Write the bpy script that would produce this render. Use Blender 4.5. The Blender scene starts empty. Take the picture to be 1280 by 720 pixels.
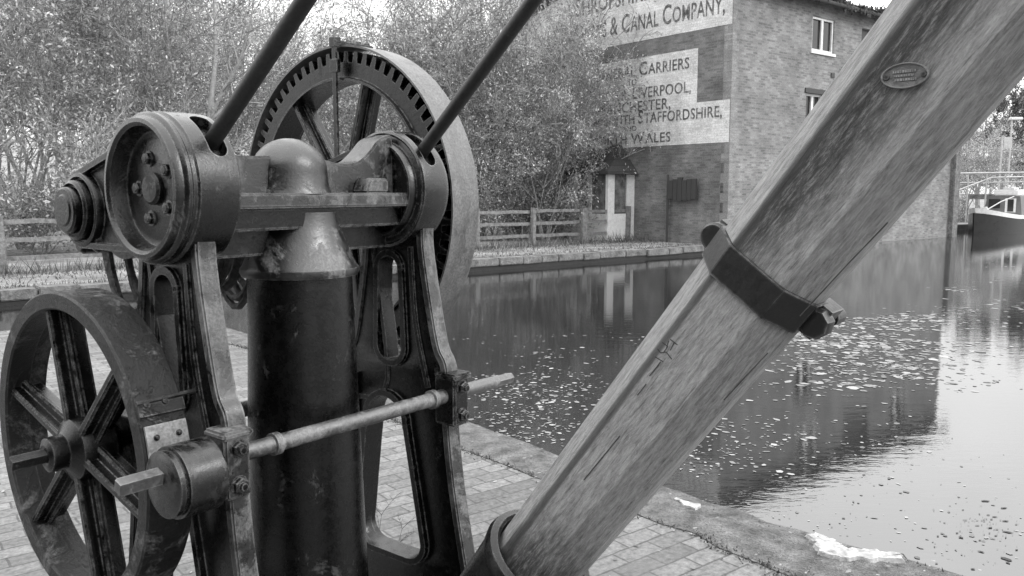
import bpy, bmesh, math, random
import numpy as np
from mathutils import Vector, Matrix
R = math.radians
random.seed(7); rng = np.random.default_rng(7)
S = bpy.context.scene
COL = S.collection

# ------------------------------------------------------------------ camera
PITCH = math.atan(121/1040.0); F = 1040.0; H = 1.55
cd = bpy.data.cameras.new("camera"); cam = bpy.data.objects.new("camera", cd); COL.objects.link(cam)
cam.location = (0, 0, H); cam.rotation_euler = (R(90)-PITCH, 0, 0)
cd.sensor_width = 36; cd.lens = F/1280*36; cd.clip_start = .05; cd.clip_end = 2000
S.camera = cam

def ground_at(u, v, z=0.0):
    """Where the sight line through photo pixel (u, v) meets the level z."""
    dx = (u-640)/F; dy = (360-v)/F
    d = Vector((dx, math.cos(PITCH)+dy*math.sin(PITCH), -math.sin(PITCH)+dy*math.cos(PITCH)))
    t = (z-H)/d.z
    return (d.x*t, d.y*t)

# ------------------------------------------------------------------ helpers
def tag(o, label=None, cat=None, group=None, kind=None):
    if label: o["label"] = label
    if cat: o["category"] = cat
    if group: o["group"] = group
    if kind: o["kind"] = kind
    return o

def empty(name, loc=(0, 0, 0), rz=0, parent=None):
    o = bpy.data.objects.new(name, None); COL.objects.link(o)
    o.location = loc; o.rotation_euler = (0, 0, rz); o.empty_display_size = .1
    if parent: o.parent = parent
    return o

def link(name, me, mat=None, parent=None, mw=None):
    o = bpy.data.objects.new(name, me); COL.objects.link(o)
    if mat and not me.materials: me.materials.append(mat)
    if parent: o.parent = parent
    if mw is not None: o.matrix_local = mw
    return o

def done(name, bm, mat, parent=None, mw=None, smooth=30, bevel=0):
    bmesh.ops.remove_doubles(bm, verts=bm.verts, dist=1e-5)
    bmesh.ops.recalc_face_normals(bm, faces=bm.faces)
    if bevel:
        es = [e for e in bm.edges if len(e.link_faces) == 2 and e.calc_face_angle(0) > R(40)]
        bmesh.ops.bevel(bm, geom=es, offset=bevel, segments=2, affect='EDGES', clamp_overlap=True)
    if smooth:
        for f in bm.faces: f.smooth = True
        for e in bm.edges:
            if len(e.link_faces) == 2 and e.calc_face_angle(0) > R(smooth): e.smooth = False
    me = bpy.data.meshes.new(name); bm.to_mesh(me); bm.free()
    o = link(name, me, mat, parent, mw)
    if bevel and smooth:
        md = o.modifiers.new('weighted normals', 'WEIGHTED_NORMAL'); md.keep_sharp = True; md.weight = 80
    return o

def box(bm, x0, x1, y0, y1, z0, z1, M=None):
    vs = [bm.verts.new(M @ Vector(p) if M else p) for p in
          [(x0,y0,z0),(x1,y0,z0),(x1,y1,z0),(x0,y1,z0),(x0,y0,z1),(x1,y0,z1),(x1,y1,z1),(x0,y1,z1)]]
    for q in [(3,2,1,0),(4,5,6,7),(0,1,5,4),(1,2,6,5),(2,3,7,6),(3,0,4,7)]:
        bm.faces.new([vs[i] for i in q])

def frame_of(d):
    d = Vector(d).normalized()
    a = Vector((0,0,1)) if abs(d.z) < .95 else Vector((1,0,0))
    u = d.cross(a).normalized(); v = d.cross(u).normalized()
    return u, v

def tube(bm, pts, rad, n=12, cap=True):
    pts = [Vector(p) for p in pts]
    if not hasattr(rad, '__len__'): rad = [rad]*len(pts)
    rings = []; u = None
    for i, p in enumerate(pts):
        d = (pts[min(i+1, len(pts)-1)]-pts[max(i-1, 0)])
        if d.length < 1e-9: d = Vector((0,0,1))
        d.normalize()
        if u is None: u, v = frame_of(d)
        else:
            u = (u-d*u.dot(d)).normalized(); v = d.cross(u)
        rings.append([bm.verts.new(p+(u*math.cos(2*math.pi*k/n)+v*math.sin(2*math.pi*k/n))*rad[i]) for k in range(n)])
    for a, b in zip(rings, rings[1:]):
        for k in range(n): bm.faces.new([a[k], a[(k+1)%n], b[(k+1)%n], b[k]])
    if cap:
        bm.faces.new(rings[0][::-1]); bm.faces.new(rings[-1])

def lathe(bm, prof, M, n=48, closed=False):
    """prof: (radius, height) pairs turned about M's local Z; ends on the axis are capped."""
    rings = []
    for r, h in prof:
        if r < 1e-6: rings.append([bm.verts.new(M @ Vector((0,0,h)))])
        else: rings.append([bm.verts.new(M @ Vector((r*math.cos(2*math.pi*k/n), r*math.sin(2*math.pi*k/n), h))) for k in range(n)])
    pairs = list(zip(rings, rings[1:]))
    if closed: pairs.append((rings[-1], rings[0]))
    for a, b in pairs:
        for k in range(n):
            k2 = (k+1) % n
            if len(a) == 1 and len(b) == 1: continue
            if len(a) == 1: bm.faces.new([a[0], b[k2], b[k]])
            elif len(b) == 1: bm.faces.new([a[k], a[k2], b[0]])
            else: bm.faces.new([a[k], a[k2], b[k2], b[k]])

def axis_y(x, z, y=0):      # local Z -> +Y of the crane (shaft direction)
    return Matrix.Translation((x, y, z)) @ Matrix(((1,0,0,0),(0,0,1,0),(0,1,0,0),(0,0,0,1)))

def prism(bm, pts, y0, y1):
    """closed outline in (x, z) pushed along y."""
    a = [bm.verts.new((x, y0, z)) for x, z in pts]; b = [bm.verts.new((x, y1, z)) for x, z in pts]
    n = len(pts)
    bm.faces.new(a); bm.faces.new(b[::-1])
    for k in range(n): bm.faces.new([a[k], b[k], b[(k+1)%n], a[(k+1)%n]])

def curve_plate(splines, depth, bevel=0.0):
    """mesh from closed outlines (first one outer, others holes); extruded both ways by depth/2 about z=0."""
    cu = bpy.data.curves.new("tmp", 'CURVE'); cu.dimensions = '2D'; cu.fill_mode = 'BOTH'
    for pts in splines:
        sp = cu.splines.new('POLY'); sp.points.add(len(pts)-1); sp.use_cyclic_u = True
        for p, q in zip(sp.points, pts): p.co = (q[0], q[1], 0, 1)
    cu.extrude = max(depth/2-bevel, 0); cu.bevel_depth = bevel; cu.bevel_resolution = 1; cu.offset = -bevel
    o = bpy.data.objects.new("tmp", cu); COL.objects.link(o)
    dg = bpy.context.evaluated_depsgraph_get()
    me = bpy.data.meshes.new_from_object(o.evaluated_get(dg))
    bpy.data.objects.remove(o); bpy.data.curves.remove(cu)
    return me

def add_mesh(bm, me, M):
    n0 = len(bm.verts); bm.from_mesh(me); bm.verts.ensure_lookup_table()
    for v in bm.verts[n0:]: v.co = M @ v.co
    bpy.data.meshes.remove(me)

def ring_pts(cx, cz, r, n=40, a0=0, a1=2*math.pi, end=False):
    m = n-1 if end else n
    return [(cx+r*math.cos(a0+(a1-a0)*k/m), cz+r*math.sin(a0+(a1-a0)*k/m)) for k in range(n)]

def smooth_line(pts, n=8):
    """Catmull-Rom through 2-D points."""
    out = []
    P = [pts[0]]+list(pts)+[pts[-1]]
    for i in range(1, len(P)-2):
        p0, p1, p2, p3 = [np.array(q, float) for q in P[i-1:i+3]]
        for k in range(n):
            t = k/n
            out.append(tuple(.5*((2*p1)+(-p0+p2)*t+(2*p0-5*p1+4*p2-p3)*t*t+(-p0+3*p1-3*p2+p3)*t**3)))
    out.append(tuple(pts[-1])); return out

def strip(bm, line, th, y0, y1):
    """rib of thickness th along an open (x,z) line, spanning y0..y1."""
    pts = [Vector((p[0], p[1])) for p in line]; L_, R_ = [], []
    for i, p in enumerate(pts):
        d = (pts[min(i+1, len(pts)-1)]-pts[max(i-1, 0)]).normalized(); nn = Vector((-d.y, d.x))
        L_.append((p+nn*th/2)); R_.append((p-nn*th/2))
    rings = [[bm.verts.new((q.x, y, q.y)) for q, y in ((l, y0), (l, y1), (r, y1), (r, y0))] for l, r in zip(L_, R_)]
    for a, b in zip(rings, rings[1:]):
        for k in range(4): bm.faces.new([a[k], a[(k+1)%4], b[(k+1)%4], b[k]])
    bm.faces.new(rings[0][::-1]); bm.faces.new(rings[-1])

def hexhead(bm, M, r=.016, h=.012, n=6, shank=.009, sh=.01):
    lathe(bm, [(0,0),(r*1.25,0),(r*1.25,.003),(0,.003)], M, 16)
    lathe(bm, [(0,.003),(r,.003),(r,h),(r*.85,h+.002),(0,h+.002)], M, n)
    if sh: lathe(bm, [(0,h+.002),(shank,h+.002),(shank*.9,h+sh),(0,h+sh+.001)], M, 10)

def poly(bm, pts, z):
    bm.faces.new([bm.verts.new((p[0], p[1], z)) for p in pts])

# ------------------------------------------------------------------ materials
def nodes(name):
    m = bpy.data.materials.new(name); m.use_nodes = True
    nt = m.node_tree; b = nt.nodes["Principled BSDF"]
    return m, nt, b
def N(nt, t, **kw):
    n = nt.nodes.new(t)
    for k, v in kw.items():
        if k in n.inputs: n.inputs[k].default_value = v
        else: setattr(n, k, v)
    return n
def g(v): return (v, v, v, 1)
def ramp(nt, fac, stops):
    r = N(nt, 'ShaderNodeValToRGB'); e = r.color_ramp.elements
    e[0].position, e[0].color = stops[0][0], g(stops[0][1]); e[1].position, e[1].color = stops[-1][0], g(stops[-1][1])
    for p, c in stops[1:-1]: x = e.new(p); x.color = g(c)
    nt.links.new(fac, r.inputs[0]); return r.outputs[0]
def coords(nt, scale=(1,1,1), rot=(0,0,0), kind='Object'):
    tc = N(nt, 'ShaderNodeTexCoord'); mp = N(nt, 'ShaderNodeMapping')
    mp.inputs['Scale'].default_value = scale; mp.inputs['Rotation'].default_value = rot
    nt.links.new(tc.outputs[kind], mp.inputs[0]); return mp.outputs[0]
def noise(nt, vec, scale, detail=5, rough=.6, dist=0):
    n = N(nt, 'ShaderNodeTexNoise', Scale=scale, Detail=detail, Roughness=rough, Distortion=dist)
    nt.links.new(vec, n.inputs['Vector']); return n.outputs['Fac']
def mix(nt, fac, a, b, mode='MIX'):
    m = N(nt, 'ShaderNodeMix', data_type='RGBA', blend_type=mode)
    for s, v in ((m.inputs[0], fac), (m.inputs[6], a), (m.inputs[7], b)):
        if hasattr(v, 'is_linked'): nt.links.new(v, s)
        else: s.default_value = v
    return m.outputs[2]
def bump(nt, b, h, strength, dist, prev=None):
    n = N(nt, 'ShaderNodeBump', Strength=strength, Distance=dist); nt.links.new(h, n.inputs['Height'])
    if prev: nt.links.new(prev, n.inputs['Normal'])
    nt.links.new(n.outputs[0], b.inputs['Normal']); return n.outputs[0]

def simple(name, lo, hi, scale=6, rough=(.6,.8), bs=.3, bd=.01, ior=1.45, detail=6, stretch=(1,1,1), fine=60, mid=None):
    m, nt, b = nodes(name); v = coords(nt, stretch)
    n1 = noise(nt, v, scale, detail); n2 = noise(nt, v, fine, 4)
    c = ramp(nt, n1, [(.3, lo), (.5, mid if mid is not None else (lo+hi)/2), (.72, hi)])
    c = mix(nt, .5, c, ramp(nt, n2, [(.3, .25), (.7, .95)]), 'OVERLAY')
    nt.links.new(c, b.inputs['Base Color'])
    rr = ramp(nt, n1, [(.3, rough[0]), (.7, rough[1])]); nt.links.new(rr, b.inputs['Roughness'])
    b.inputs['IOR'].default_value = ior
    if bs:
        p = bump(nt, b, n2, bs, bd); bump(nt, b, n1, bs*.6, bd*2, p)
    return m

def iron(name, base, worn, wear=.62, rough=(.28,.5), ior=1.6, pits=.25, streak=True, edge=None):
    """black painted cast iron: mottled dull and shiny paint, worn grey patches and rubbed edges with painted highlights, streaks and pits"""
    m, nt, b = nodes(name); v = coords(nt); vs = coords(nt, (1, 1, .22))
    n1 = noise(nt, v, 9, 12, .78, .4); n2 = noise(nt, vs, 30, 10, .75); n3 = noise(nt, v, 170, 3); n4 = noise(nt, v, 42, 8, .75)
    s = N(nt, 'ShaderNodeMath', operation='ADD'); nt.links.new(n1, s.inputs[0])
    t = N(nt, 'ShaderNodeMath', operation='MULTIPLY'); nt.links.new(n2, t.inputs[0]); t.inputs[1].default_value = .35 if streak else .1
    nt.links.new(t.outputs[0], s.inputs[1])
    k = .17 if streak else .05
    mask = ramp(nt, s.outputs[0], [(wear-.015+k, 0), (wear+.05+k, 1)])
    c = mix(nt, mask, ramp(nt, n4, [(.35, base*.5), (.65, base*1.6)]), ramp(nt, n2, [(.3, worn*.4), (.7, worn*1.2)]))
    c = mix(nt, .5, c, ramp(nt, n3, [(.35, .15), (.65, .95)]), 'OVERLAY')
    # rubbed edges, their pale colour also painting in edge highlights
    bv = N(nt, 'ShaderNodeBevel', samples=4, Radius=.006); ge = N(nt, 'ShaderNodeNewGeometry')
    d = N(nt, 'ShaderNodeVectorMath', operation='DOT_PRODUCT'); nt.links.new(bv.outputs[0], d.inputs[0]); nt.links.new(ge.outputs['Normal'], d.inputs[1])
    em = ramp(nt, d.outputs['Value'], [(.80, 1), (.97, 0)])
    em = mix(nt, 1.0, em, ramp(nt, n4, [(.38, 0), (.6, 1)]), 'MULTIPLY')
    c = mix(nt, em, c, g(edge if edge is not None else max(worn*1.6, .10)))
    nt.links.new(c, b.inputs['Base Color'])
    rr = mix(nt, mask, ramp(nt, n4, [(.3, rough[0]), (.7, rough[1]+.1)]), g(.65)); nt.links.new(rr, b.inputs['Roughness'])
    b.inputs['IOR'].default_value = ior
    p = bump(nt, b, n3, pits*.6, .002); p = bump(nt, b, n4, pits*.7, .004, p); p = bump(nt, b, mask, pits*.8, .0015, p); bump(nt, b, n1, pits*.7, .010, p)
    return m

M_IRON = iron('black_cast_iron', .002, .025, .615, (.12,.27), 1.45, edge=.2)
M_POST = iron('post_iron', .002, .04, .60, (.14,.3), 1.45)
M_WORN_LIT = iron('worn_lit_iron', .008, .10, .52, (.18,.34), 1.7)  # paler iron: wear plus the lit look of the ribs put into colour
M_RUST = iron('rusted_iron', .005, .11, .53, (.28,.45), 1.45, .9, False, edge=.14)
M_SHAFT = iron('shaft_steel', .03, .12, .5, (.3,.45), 2.0, .3, False)
M_ROD = iron('tie_rod_iron', .010, .03, .66, (.4,.55), 1.5)
M_STRAP = iron('strap_iron', .004, .018, .62, (.3,.45), 1.5, edge=.2)
M_PALE = iron('pale_steel', .13, .22, .5, (.35,.5), 1.9, .3, False)
M_ROPE = simple('rusty_rope', .02, .13, 40, (.7,.9), .8, .01)

def wood_jib():
    m, nt, b = nodes('weathered_timber'); v = coords(nt, (1, 1, .18)); v2 = coords(nt, (1, 1, .045)); v0 = coords(nt, (1,1,.35))
    gr = noise(nt, v, 150, 10, .85, .3); gr2 = noise(nt, v2, 170, 8, .8, .2); big = noise(nt, v0, 7, 7, .7)
    c = ramp(nt, gr, [(.34, .10), (.46, .24), (.56, .34), (.68, .46)])
    tc = N(nt, 'ShaderNodeTexCoord'); sx = N(nt, 'ShaderNodeSeparateXYZ'); nt.links.new(tc.outputs['Object'], sx.inputs[0])
    # dark weather stain running up the upper edge of the timber, dying out towards its underside
    mr = N(nt, 'ShaderNodeMapRange'); nt.links.new(sx.outputs[0], mr.inputs[0])
    mr.inputs[1].default_value = .045; mr.inputs[2].default_value = -.075; mr.inputs[3].default_value = 0; mr.inputs[4].default_value = 1
    mz = N(nt, 'ShaderNodeMapRange'); nt.links.new(sx.outputs[2], mz.inputs[0])
    mz.inputs[1].default_value = .60; mz.inputs[2].default_value = .85; mz.inputs[3].default_value = 0; mz.inputs[4].default_value = 1
    mu = N(nt, 'ShaderNodeMath', operation='MULTIPLY'); nt.links.new(mr.outputs[0], mu.inputs[0]); nt.links.new(mz.outputs[0], mu.inputs[1])
    ad = N(nt, 'ShaderNodeMath', operation='ADD'); nt.links.new(mu.outputs[0], ad.inputs[0]); nt.links.new(big, ad.inputs[1])
    # the timber also darkens towards the foot socket
    mf = N(nt, 'ShaderNodeMapRange'); nt.links.new(sx.outputs[2], mf.inputs[0])
    mf.inputs[1].default_value = .16; mf.inputs[2].default_value = -.05; mf.inputs[3].default_value = 0; mf.inputs[4].default_value = .5
    ad2 = N(nt, 'ShaderNodeMath', operation='ADD'); nt.links.new(ad.outputs[0], ad2.inputs[0]); nt.links.new(mf.outputs[0], ad2.inputs[1])
    st = ramp(nt, ad2.outputs[0], [(.54, 0), (.98, 1)])
    # the stain stops at the arris; a thin dark line follows it
    edge_ = N(nt, 'ShaderNodeMapRange'); nt.links.new(sx.outputs[0], edge_.inputs[0])
    edge_.inputs[1].default_value = -.056; edge_.inputs[2].default_value = -.051
    st = mix(nt, 1.0, st, edge_.outputs[0], 'MULTIPLY')
    # taper of the timber: where the arris lies at this height
    ar = N(nt, 'ShaderNodeMath', operation='MULTIPLY_ADD'); nt.links.new(sx.outputs[2], ar.inputs[0]); ar.inputs[1].default_value = .01385; nt.links.new(sx.outputs[0], ar.inputs[2])
    da = N(nt, 'ShaderNodeMath', operation='ADD'); nt.links.new(ar.outputs[0], da.inputs[0]); da.inputs[1].default_value = .0385
    ab = N(nt, 'ShaderNodeMath', operation='ABSOLUTE'); nt.links.new(da.outputs[0], ab.inputs[0])
    dm = N(nt, 'ShaderNodeMath', operation='MULTIPLY_ADD'); nt.links.new(big, dm.inputs[0]); dm.inputs[1].default_value = -.012; nt.links.new(ab.outputs[0], dm.inputs[2])
    arris_line = ramp(nt, dm.outputs[0], [(0.0, .8), (.0035, 0)])
    c = mix(nt, st, c, ramp(nt, gr, [(.38, .012), (.5, .05), (.62, .22)]))
    c = mix(nt, arris_line, c, g(.04))
    crack = ramp(nt, gr2, [(.36, 0), (.45, 1)])
    c = mix(nt, .85, c, mix(nt, crack, g(.28), g(1)), 'MULTIPLY')
    nt.links.new(c, b.inputs['Base Color']); b.inputs['Roughness'].default_value = .7
    p = bump(nt, b, gr2, .7, .004); bump(nt, b, gr, .7, .005, p)
    return m
M_WOOD = wood_jib()
M_FENCE = simple('weathered_rail', .08, .22, 12, (.8,.9), .4, .01)

def brick_mat(name, b1, b2, mort, axes, scale=1.0, bw=.225, bh=.075, ms=.012, extra=None, patch=(.7,1.15), bstr=.4, off=.5):
    m, nt, b = nodes(name)
    tc = N(nt, 'ShaderNodeTexCoord'); sp = N(nt, 'ShaderNodeSeparateXYZ'); nt.links.new(tc.outputs['Object'], sp.inputs[0])
    cb = N(nt, 'ShaderNodeCombineXYZ'); nt.links.new(sp.outputs[axes[0]], cb.inputs[0]); nt.links.new(sp.outputs[axes[1]], cb.inputs[1])
    v = cb.outputs[0]
    w = N(nt, 'ShaderNodeTexNoise', Scale=9.0, Detail=2.0); nt.links.new(tc.outputs['Object'], w.inputs['Vector'])
    vm = N(nt, 'ShaderNodeVectorMath', operation='MULTIPLY_ADD'); nt.links.new(w.outputs['Color'], vm.inputs[0]); vm.inputs[1].default_value = (.014,.014,0); nt.links.new(v, vm.inputs[2])
    br = N(nt, 'ShaderNodeTexBrick', offset=off); nt.links.new(vm.outputs[0], br.inputs['Vector'])
    for k, val in (('Scale', 1.0), ('Mortar Size', ms), ('Brick Width', bw), ('Row Height', bh), ('Bias', 0.0), ('Mortar Smooth', .3)): br.inputs[k].default_value = val
    br.inputs['Color1'].default_value = g(b1); br.inputs['Color2'].default_value = g(b2); br.inputs['Mortar'].default_value = g(mort)
    n1 = noise(nt, tc.outputs['Object'], 1.1, 7, .65); n2 = noise(nt, tc.outputs['Object'], 35, 5, .7)
    c = mix(nt, 1.0, br.outputs['Color'], ramp(nt, n1, [(.3, patch[0]), (.7, patch[1])]), 'MULTIPLY')
    c = mix(nt, .6, c, ramp(nt, n2, [(.3, .12), (.7, .95)]), 'OVERLAY')
    if extra: c = extra(nt, tc, c, n1, n2)
    nt.links.new(c, b.inputs['Base Color']); b.inputs['Roughness'].default_value = .85
    p = bump(nt, b, br.outputs['Fac'], -bstr, .012); bump(nt, b, n2, .4, .012, p)
    return m
def long_wall_wash(nt, tc, c, n1, n2):
    # flaking limewash low on the canal wall
    sp = N(nt, 'ShaderNodeSeparateXYZ'); nt.links.new(tc.outputs['Object'], sp.inputs[0])
    m1 = N(nt, 'ShaderNodeMapRange'); nt.links.new(sp.outputs[2], m1.inputs[0]); m1.inputs[1].default_value = 3.2; m1.inputs[2].default_value = 1.8
    ad = N(nt, 'ShaderNodeMath', operation='ADD'); nt.links.new(m1.outputs[0], ad.inputs[0]); nt.links.new(n1, ad.inputs[1])
    k = ramp(nt, ad.outputs[0], [(1.1, 0), (1.35, 1)])
    k2 = ramp(nt, n2, [(.3, .6), (.6, 1)]); kk = mix(nt, 1.0, k, k2, 'MULTIPLY')
    return mix(nt, kk, c, g(.42))
M_LONG = brick_mat('canal_wall_brick', .12, .24, .20, (0,2), extra=long_wall_wash, patch=(.58,1.25))
M_GABLE = brick_mat('gable_brick', .10, .175, .15, (1,2), patch=(.5,1.3))
M_SIGN = brick_mat('white_sign_paint', .52, .68, .54, (1,2), patch=(.62,1.12), bstr=.4)
M_LETTER = simple('dark_letter_paint', .05, .34, 7, (.7,.8), 0, mid=.09, fine=25)
M_SLATE = brick_mat('roof_slate', .14, .24, .05, (0,1), bw=.3, bh=.22, ms=.01)
M_DSLATE = brick_mat('porch_slate', .03, .05, .015, (1,2), bw=.3, bh=.2, ms=.008)
M_WPAINT = simple('white_gloss_paint', .5, .68, 8, (.35,.5), .1, .003)
M_DGLASS = simple('dark_glass', .015, .03, 3, (.06,.1), 0, ior=1.5)
M_MOSS = simple('gutter_moss', .03, .08, 30, (.9,.95), .6, .02)
M_BOARD = simple('dark_board', .025, .05, 10, (.5,.7), .3, .006, stretch=(8,8,1))
M_STONE = simple('kerb_stone', .06, .2, 5, (.8,.9), .8, .03, fine=28)
M_WETSHADE = simple('wet_shaded_wall', .008, .022, 6, (.4,.7), .5, .02)  # near-black colour holds the kerb's shadow as well as the wet
M_CONC = simple('rough_concrete', .05, .21, 9, (.8,.95), 1.0, .03, fine=70)
M_PATCH = simple('patch_white', .15, .42, 26, (.5,.7), .3, .006)
M_HULL = simple('black_hull', .008, .016, 4, (.25,.4), .1, .003)
M_CABIN = simple('cabin_paint', .09, .14, 4, (.3,.45), .1, .003)
M_STEEL = simple('galvanised', .30, .45, 8, (.4,.6), .1, .003)
def paving_cracks(nt, tc, c, n1, n2):
    n = noise(nt, tc.outputs['Object'], 2.3, 8, .7); return mix(nt, ramp(nt, n, [(.52, 0), (.72, .65)]), c, g(.12))
M_PAVE = brick_mat('brick_paving', .105, .185, .07, (0,1), bw=.215, bh=.105, ms=.006, patch=(.75,1.15), extra=paving_cracks, bstr=.22)
def bank_mat():
    m, nt, b = nodes('bank_turf_gravel'); v = coords(nt)
    n1 = noise(nt, v, .9, 8, .7); n2 = noise(nt, v, 14, 6, .75); n3 = noise(nt, v, 60, 4)
    c = mix(nt, ramp(nt, n1, [(.4, 0), (.6, 1)]), ramp(nt, n2, [(.3, .05), (.7, .2)]), ramp(nt, n2, [(.3, .16), (.7, .40)]))
    c = mix(nt, .5, c, ramp(nt, n3, [(.3, .2), (.7, .9)]), 'OVERLAY')
    nt.links.new(c, b.inputs['Base Color']); b.inputs['Roughness'].default_value = .95
    p = bump(nt, b, n2, .8, .05); bump(nt, b, n3, .6, .02, p); return m
M_BANK = bank_mat()
def water_mat():
    m, nt, b = nodes('canal_water'); v = coords(nt, (1, 1, 1)); v2 = coords(nt, (1, 2.6, 1), (0,0,R(-21)))
    n1 = noise(nt, v2, 3.2, 4, .55); n2 = noise(nt, v2, 13, 3, .5); n0 = noise(nt, v, .25, 4)
    nt.links.new(ramp(nt, n0, [(.35, .012), (.65, .022)]), b.inputs['Base Color'])
    b.inputs['Roughness'].default_value = .03; b.inputs['IOR'].default_value = 2.2
    p = bump(nt, b, n1, .10, .012); bump(nt, b, n2, .08, .004, p); return m
M_WATER = water_mat()
def leaf_mat(name, lo, hi, tr=.35):
    m, nt, b = nodes(name); oi = N(nt, 'ShaderNodeObjectInfo'); ge = N(nt, 'ShaderNodeNewGeometry')
    c = ramp(nt, ge.outputs['Random Per Island'], [(0, lo), (.5, (lo*hi)**.5), (1, hi)])
    k = ramp(nt, oi.outputs['Random'], [(0, .72), (1, 1.2)])
    c = mix(nt, 1.0, c, k, 'MULTIPLY')
    nt.links.new(c, b.inputs['Base Color']); b.inputs['Roughness'].default_value = .55
    tl = N(nt, 'ShaderNodeBsdfTranslucent'); nt.links.new(c, tl.inputs[0])
    mx = N(nt, 'ShaderNodeMixShader'); mx.inputs[0].default_value = tr
    nt.links.new(b.outputs[0], mx.inputs[1]); nt.links.new(tl.outputs[0], mx.inputs[2])
    nt.links.new(mx.outputs[0], nt.nodes['Material Output'].inputs[0]); return m
M_LEAF = leaf_mat('autumn_leaf', .17, .86, .42)
M_LEAFD = leaf_mat('dark_leaf', .02, .10)
M_BARK = simple('grey_bark', .10, .4, 14, (.8,.9), .6, .02)
M_BARKP = simple('pale_bark', .25, .42, 9, (.8,.9), .5, .02)
M_GRASS = leaf_mat('bank_grass', .06, .30, .3)
M_DRY = leaf_mat('dry_stalk', .05, .16, .2)
M_FLOAT = leaf_mat('floating_leaf', .07, .32, .0)
M_TWIG = simple('wet_twig', .008, .02, 9, (.5,.7), 0)

# ------------------------------------------------------------------ world, sun
w = bpy.data.worlds.new("World"); S.world = w; w.use_nodes = True
nt = w.node_tree; bg = nt.nodes['Background']
SUN_EL, SUN_AZ = R(35), R(108)          # azimuth clockwise from +Y (camera direction): right, a little behind
sky = N(nt, 'ShaderNodeTexSky', sky_type='NISHITA', sun_disc=False, sun_elevation=SUN_EL, sun_rotation=SUN_AZ, altitude=50.0)
bw = N(nt, 'ShaderNodeRGBToBW'); nt.links.new(sky.outputs[0], bw.inputs[0])
tc = N(nt, 'ShaderNodeTexCoord')
cl = noise(nt, tc.outputs['Generated'], 2.2, 5, .55)
sx = N(nt, 'ShaderNodeSeparateXYZ'); nt.links.new(tc.outputs['Generated'], sx.inputs[0])
cloud = mix(nt, 1.0, ramp(nt, cl, [(.3, .68), (.7, 1.0)]), g(29.0), 'MULTIPLY')
cloud = mix(nt, 1.0, cloud, ramp(nt, sx.outputs[2], [(.0, .36), (.3, .60), (1.0, 1.0)]), 'MULTIPLY')
skyc = mix(nt, .85, bw.outputs[0], cloud)
nt.links.new(skyc, bg.inputs[0]); bg.inputs[1].default_value = .15
ld = bpy.data.lights.new("sun", 'SUN'); ld.energy = 1.5; ld.angle = R(16); ld.color = (1, 1, 1)
sun = bpy.data.objects.new("sun", ld); COL.objects.link(sun)
dirv = Vector((math.sin(SUN_AZ)*math.cos(SUN_EL), math.cos(SUN_AZ)*math.cos(SUN_EL), math.sin(SUN_EL)))
sun.rotation_euler = dirv.to_track_quat('Z', 'Y').to_euler(); sun.location = dirv*30
vs = S.view_settings; vs.view_transform = 'Standard'; vs.look = 'None'; vs.gamma = 1; vs.exposure = .15; vs.use_curve_mapping = False

# ------------------------------------------------------------------ CRANE
PHI = R(38.3)
O = Vector((-.524, 2.05, 0))
crane = empty('canal_crane', O, -PHI)
tag(crane, 'old black iron hand crane with a timber jib on the brick quay', 'crane')
C = crane

# post and its conical cap
bm = bmesh.new()
lathe(bm, [(0,0),(.18,0),(.165,.25),(.149,.6),(.140,.9),(.130,1.2),(.126,1.345),(.126,1.355),(0,1.355)], Matrix(), 64)
post = done('post', bm, M_POST, C)
bm = bmesh.new()
lathe(bm, [(0,1.345),(.140,1.345),(.144,1.354),(.143,1.364),(.138,1.370),(.118,1.415),(.103,1.455),(.098,1.482),(.096,1.50),(0,1.50)], Matrix(), 64)
done('post_cap', bm, iron('cap_iron', .005, .11, .55, (.22,.36), 1.8), C)
bm = bmesh.new()
lathe(bm, [(0,0),(.62,0),(.62,.05),(.60,.07),(.30,.09),(.24,.16),(.20,.18),(0,.18)], Matrix(), 64)
done('base_plate', bm, M_IRON, C)

# side frames
EDGE = [(.10,1.60),(.118,1.50),(.118,1.40),(.148,1.23),(.172,1.13),(.200,1.075),(.203,.94),(.222,.77),(.262,.56),(.33,.25),(.40,.02)]
def side_frame(yc, name, inner):
    e = smooth_line(EDGE, 6)
    outl = e+[(-x, z) for x, z in e[::-1]]
    slot = ring_pts(-.012, 1.335, .040, 14, 0, math.pi, True)+ring_pts(-.012, 1.125, .048, 14, math.pi, 2*math.pi, True)
    arch = ring_pts(-.03, .90, .075, 14, 0, math.pi, True)+[(-.13,.72),(-.145,.60)]+ring_pts(-.09,.575,.06,7,math.pi,1.5*math.pi,True)+ring_pts(.045,.575,.06,7,1.5*math.pi,2*math.pi,True)+[(.09,.66)]
    bm = bmesh.new()
    add_mesh(bm, curve_plate([outl, slot, arch], .034, .004), axis_y(0, 0, yc))
    def rim(pts, th, hw):
        q = pts+[pts[0], pts[1]]; strip(bm, q, th, yc-hw, yc+hw)
    rim([( -.012+(x+.012)*1.18, 1.23+(z-1.23)*1.04) for x, z in slot], .018, .028)
    rim([(-.03+(x+.03)*1.08, .72+(z-.72)*1.03) for x, z in arch], .018, .034)
    strip(bm, smooth_line([(-.085,1.42),(-.03,1.02),(-.16,.95)], 6), .012, yc-.022, yc+.022)
    strip(bm, smooth_line([(.07,1.40),(.085,1.2),(.13,1.02)], 6), .014, yc-.024, yc+.024)
    fr = done(name, bm, M_IRON, C, bevel=0)
    for sg in (1, -1):
        bm = bmesh.new(); strip(bm, [(sg*(x-.010), z) for x, z in e], .024, yc-.024, yc+.024); done('edge_rib', bm, M_WORN_LIT, fr, bevel=.004)  # ribs coloured lighter than the web to look lit
    return fr
lf = side_frame(-.325, 'side_frame', 1)
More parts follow.
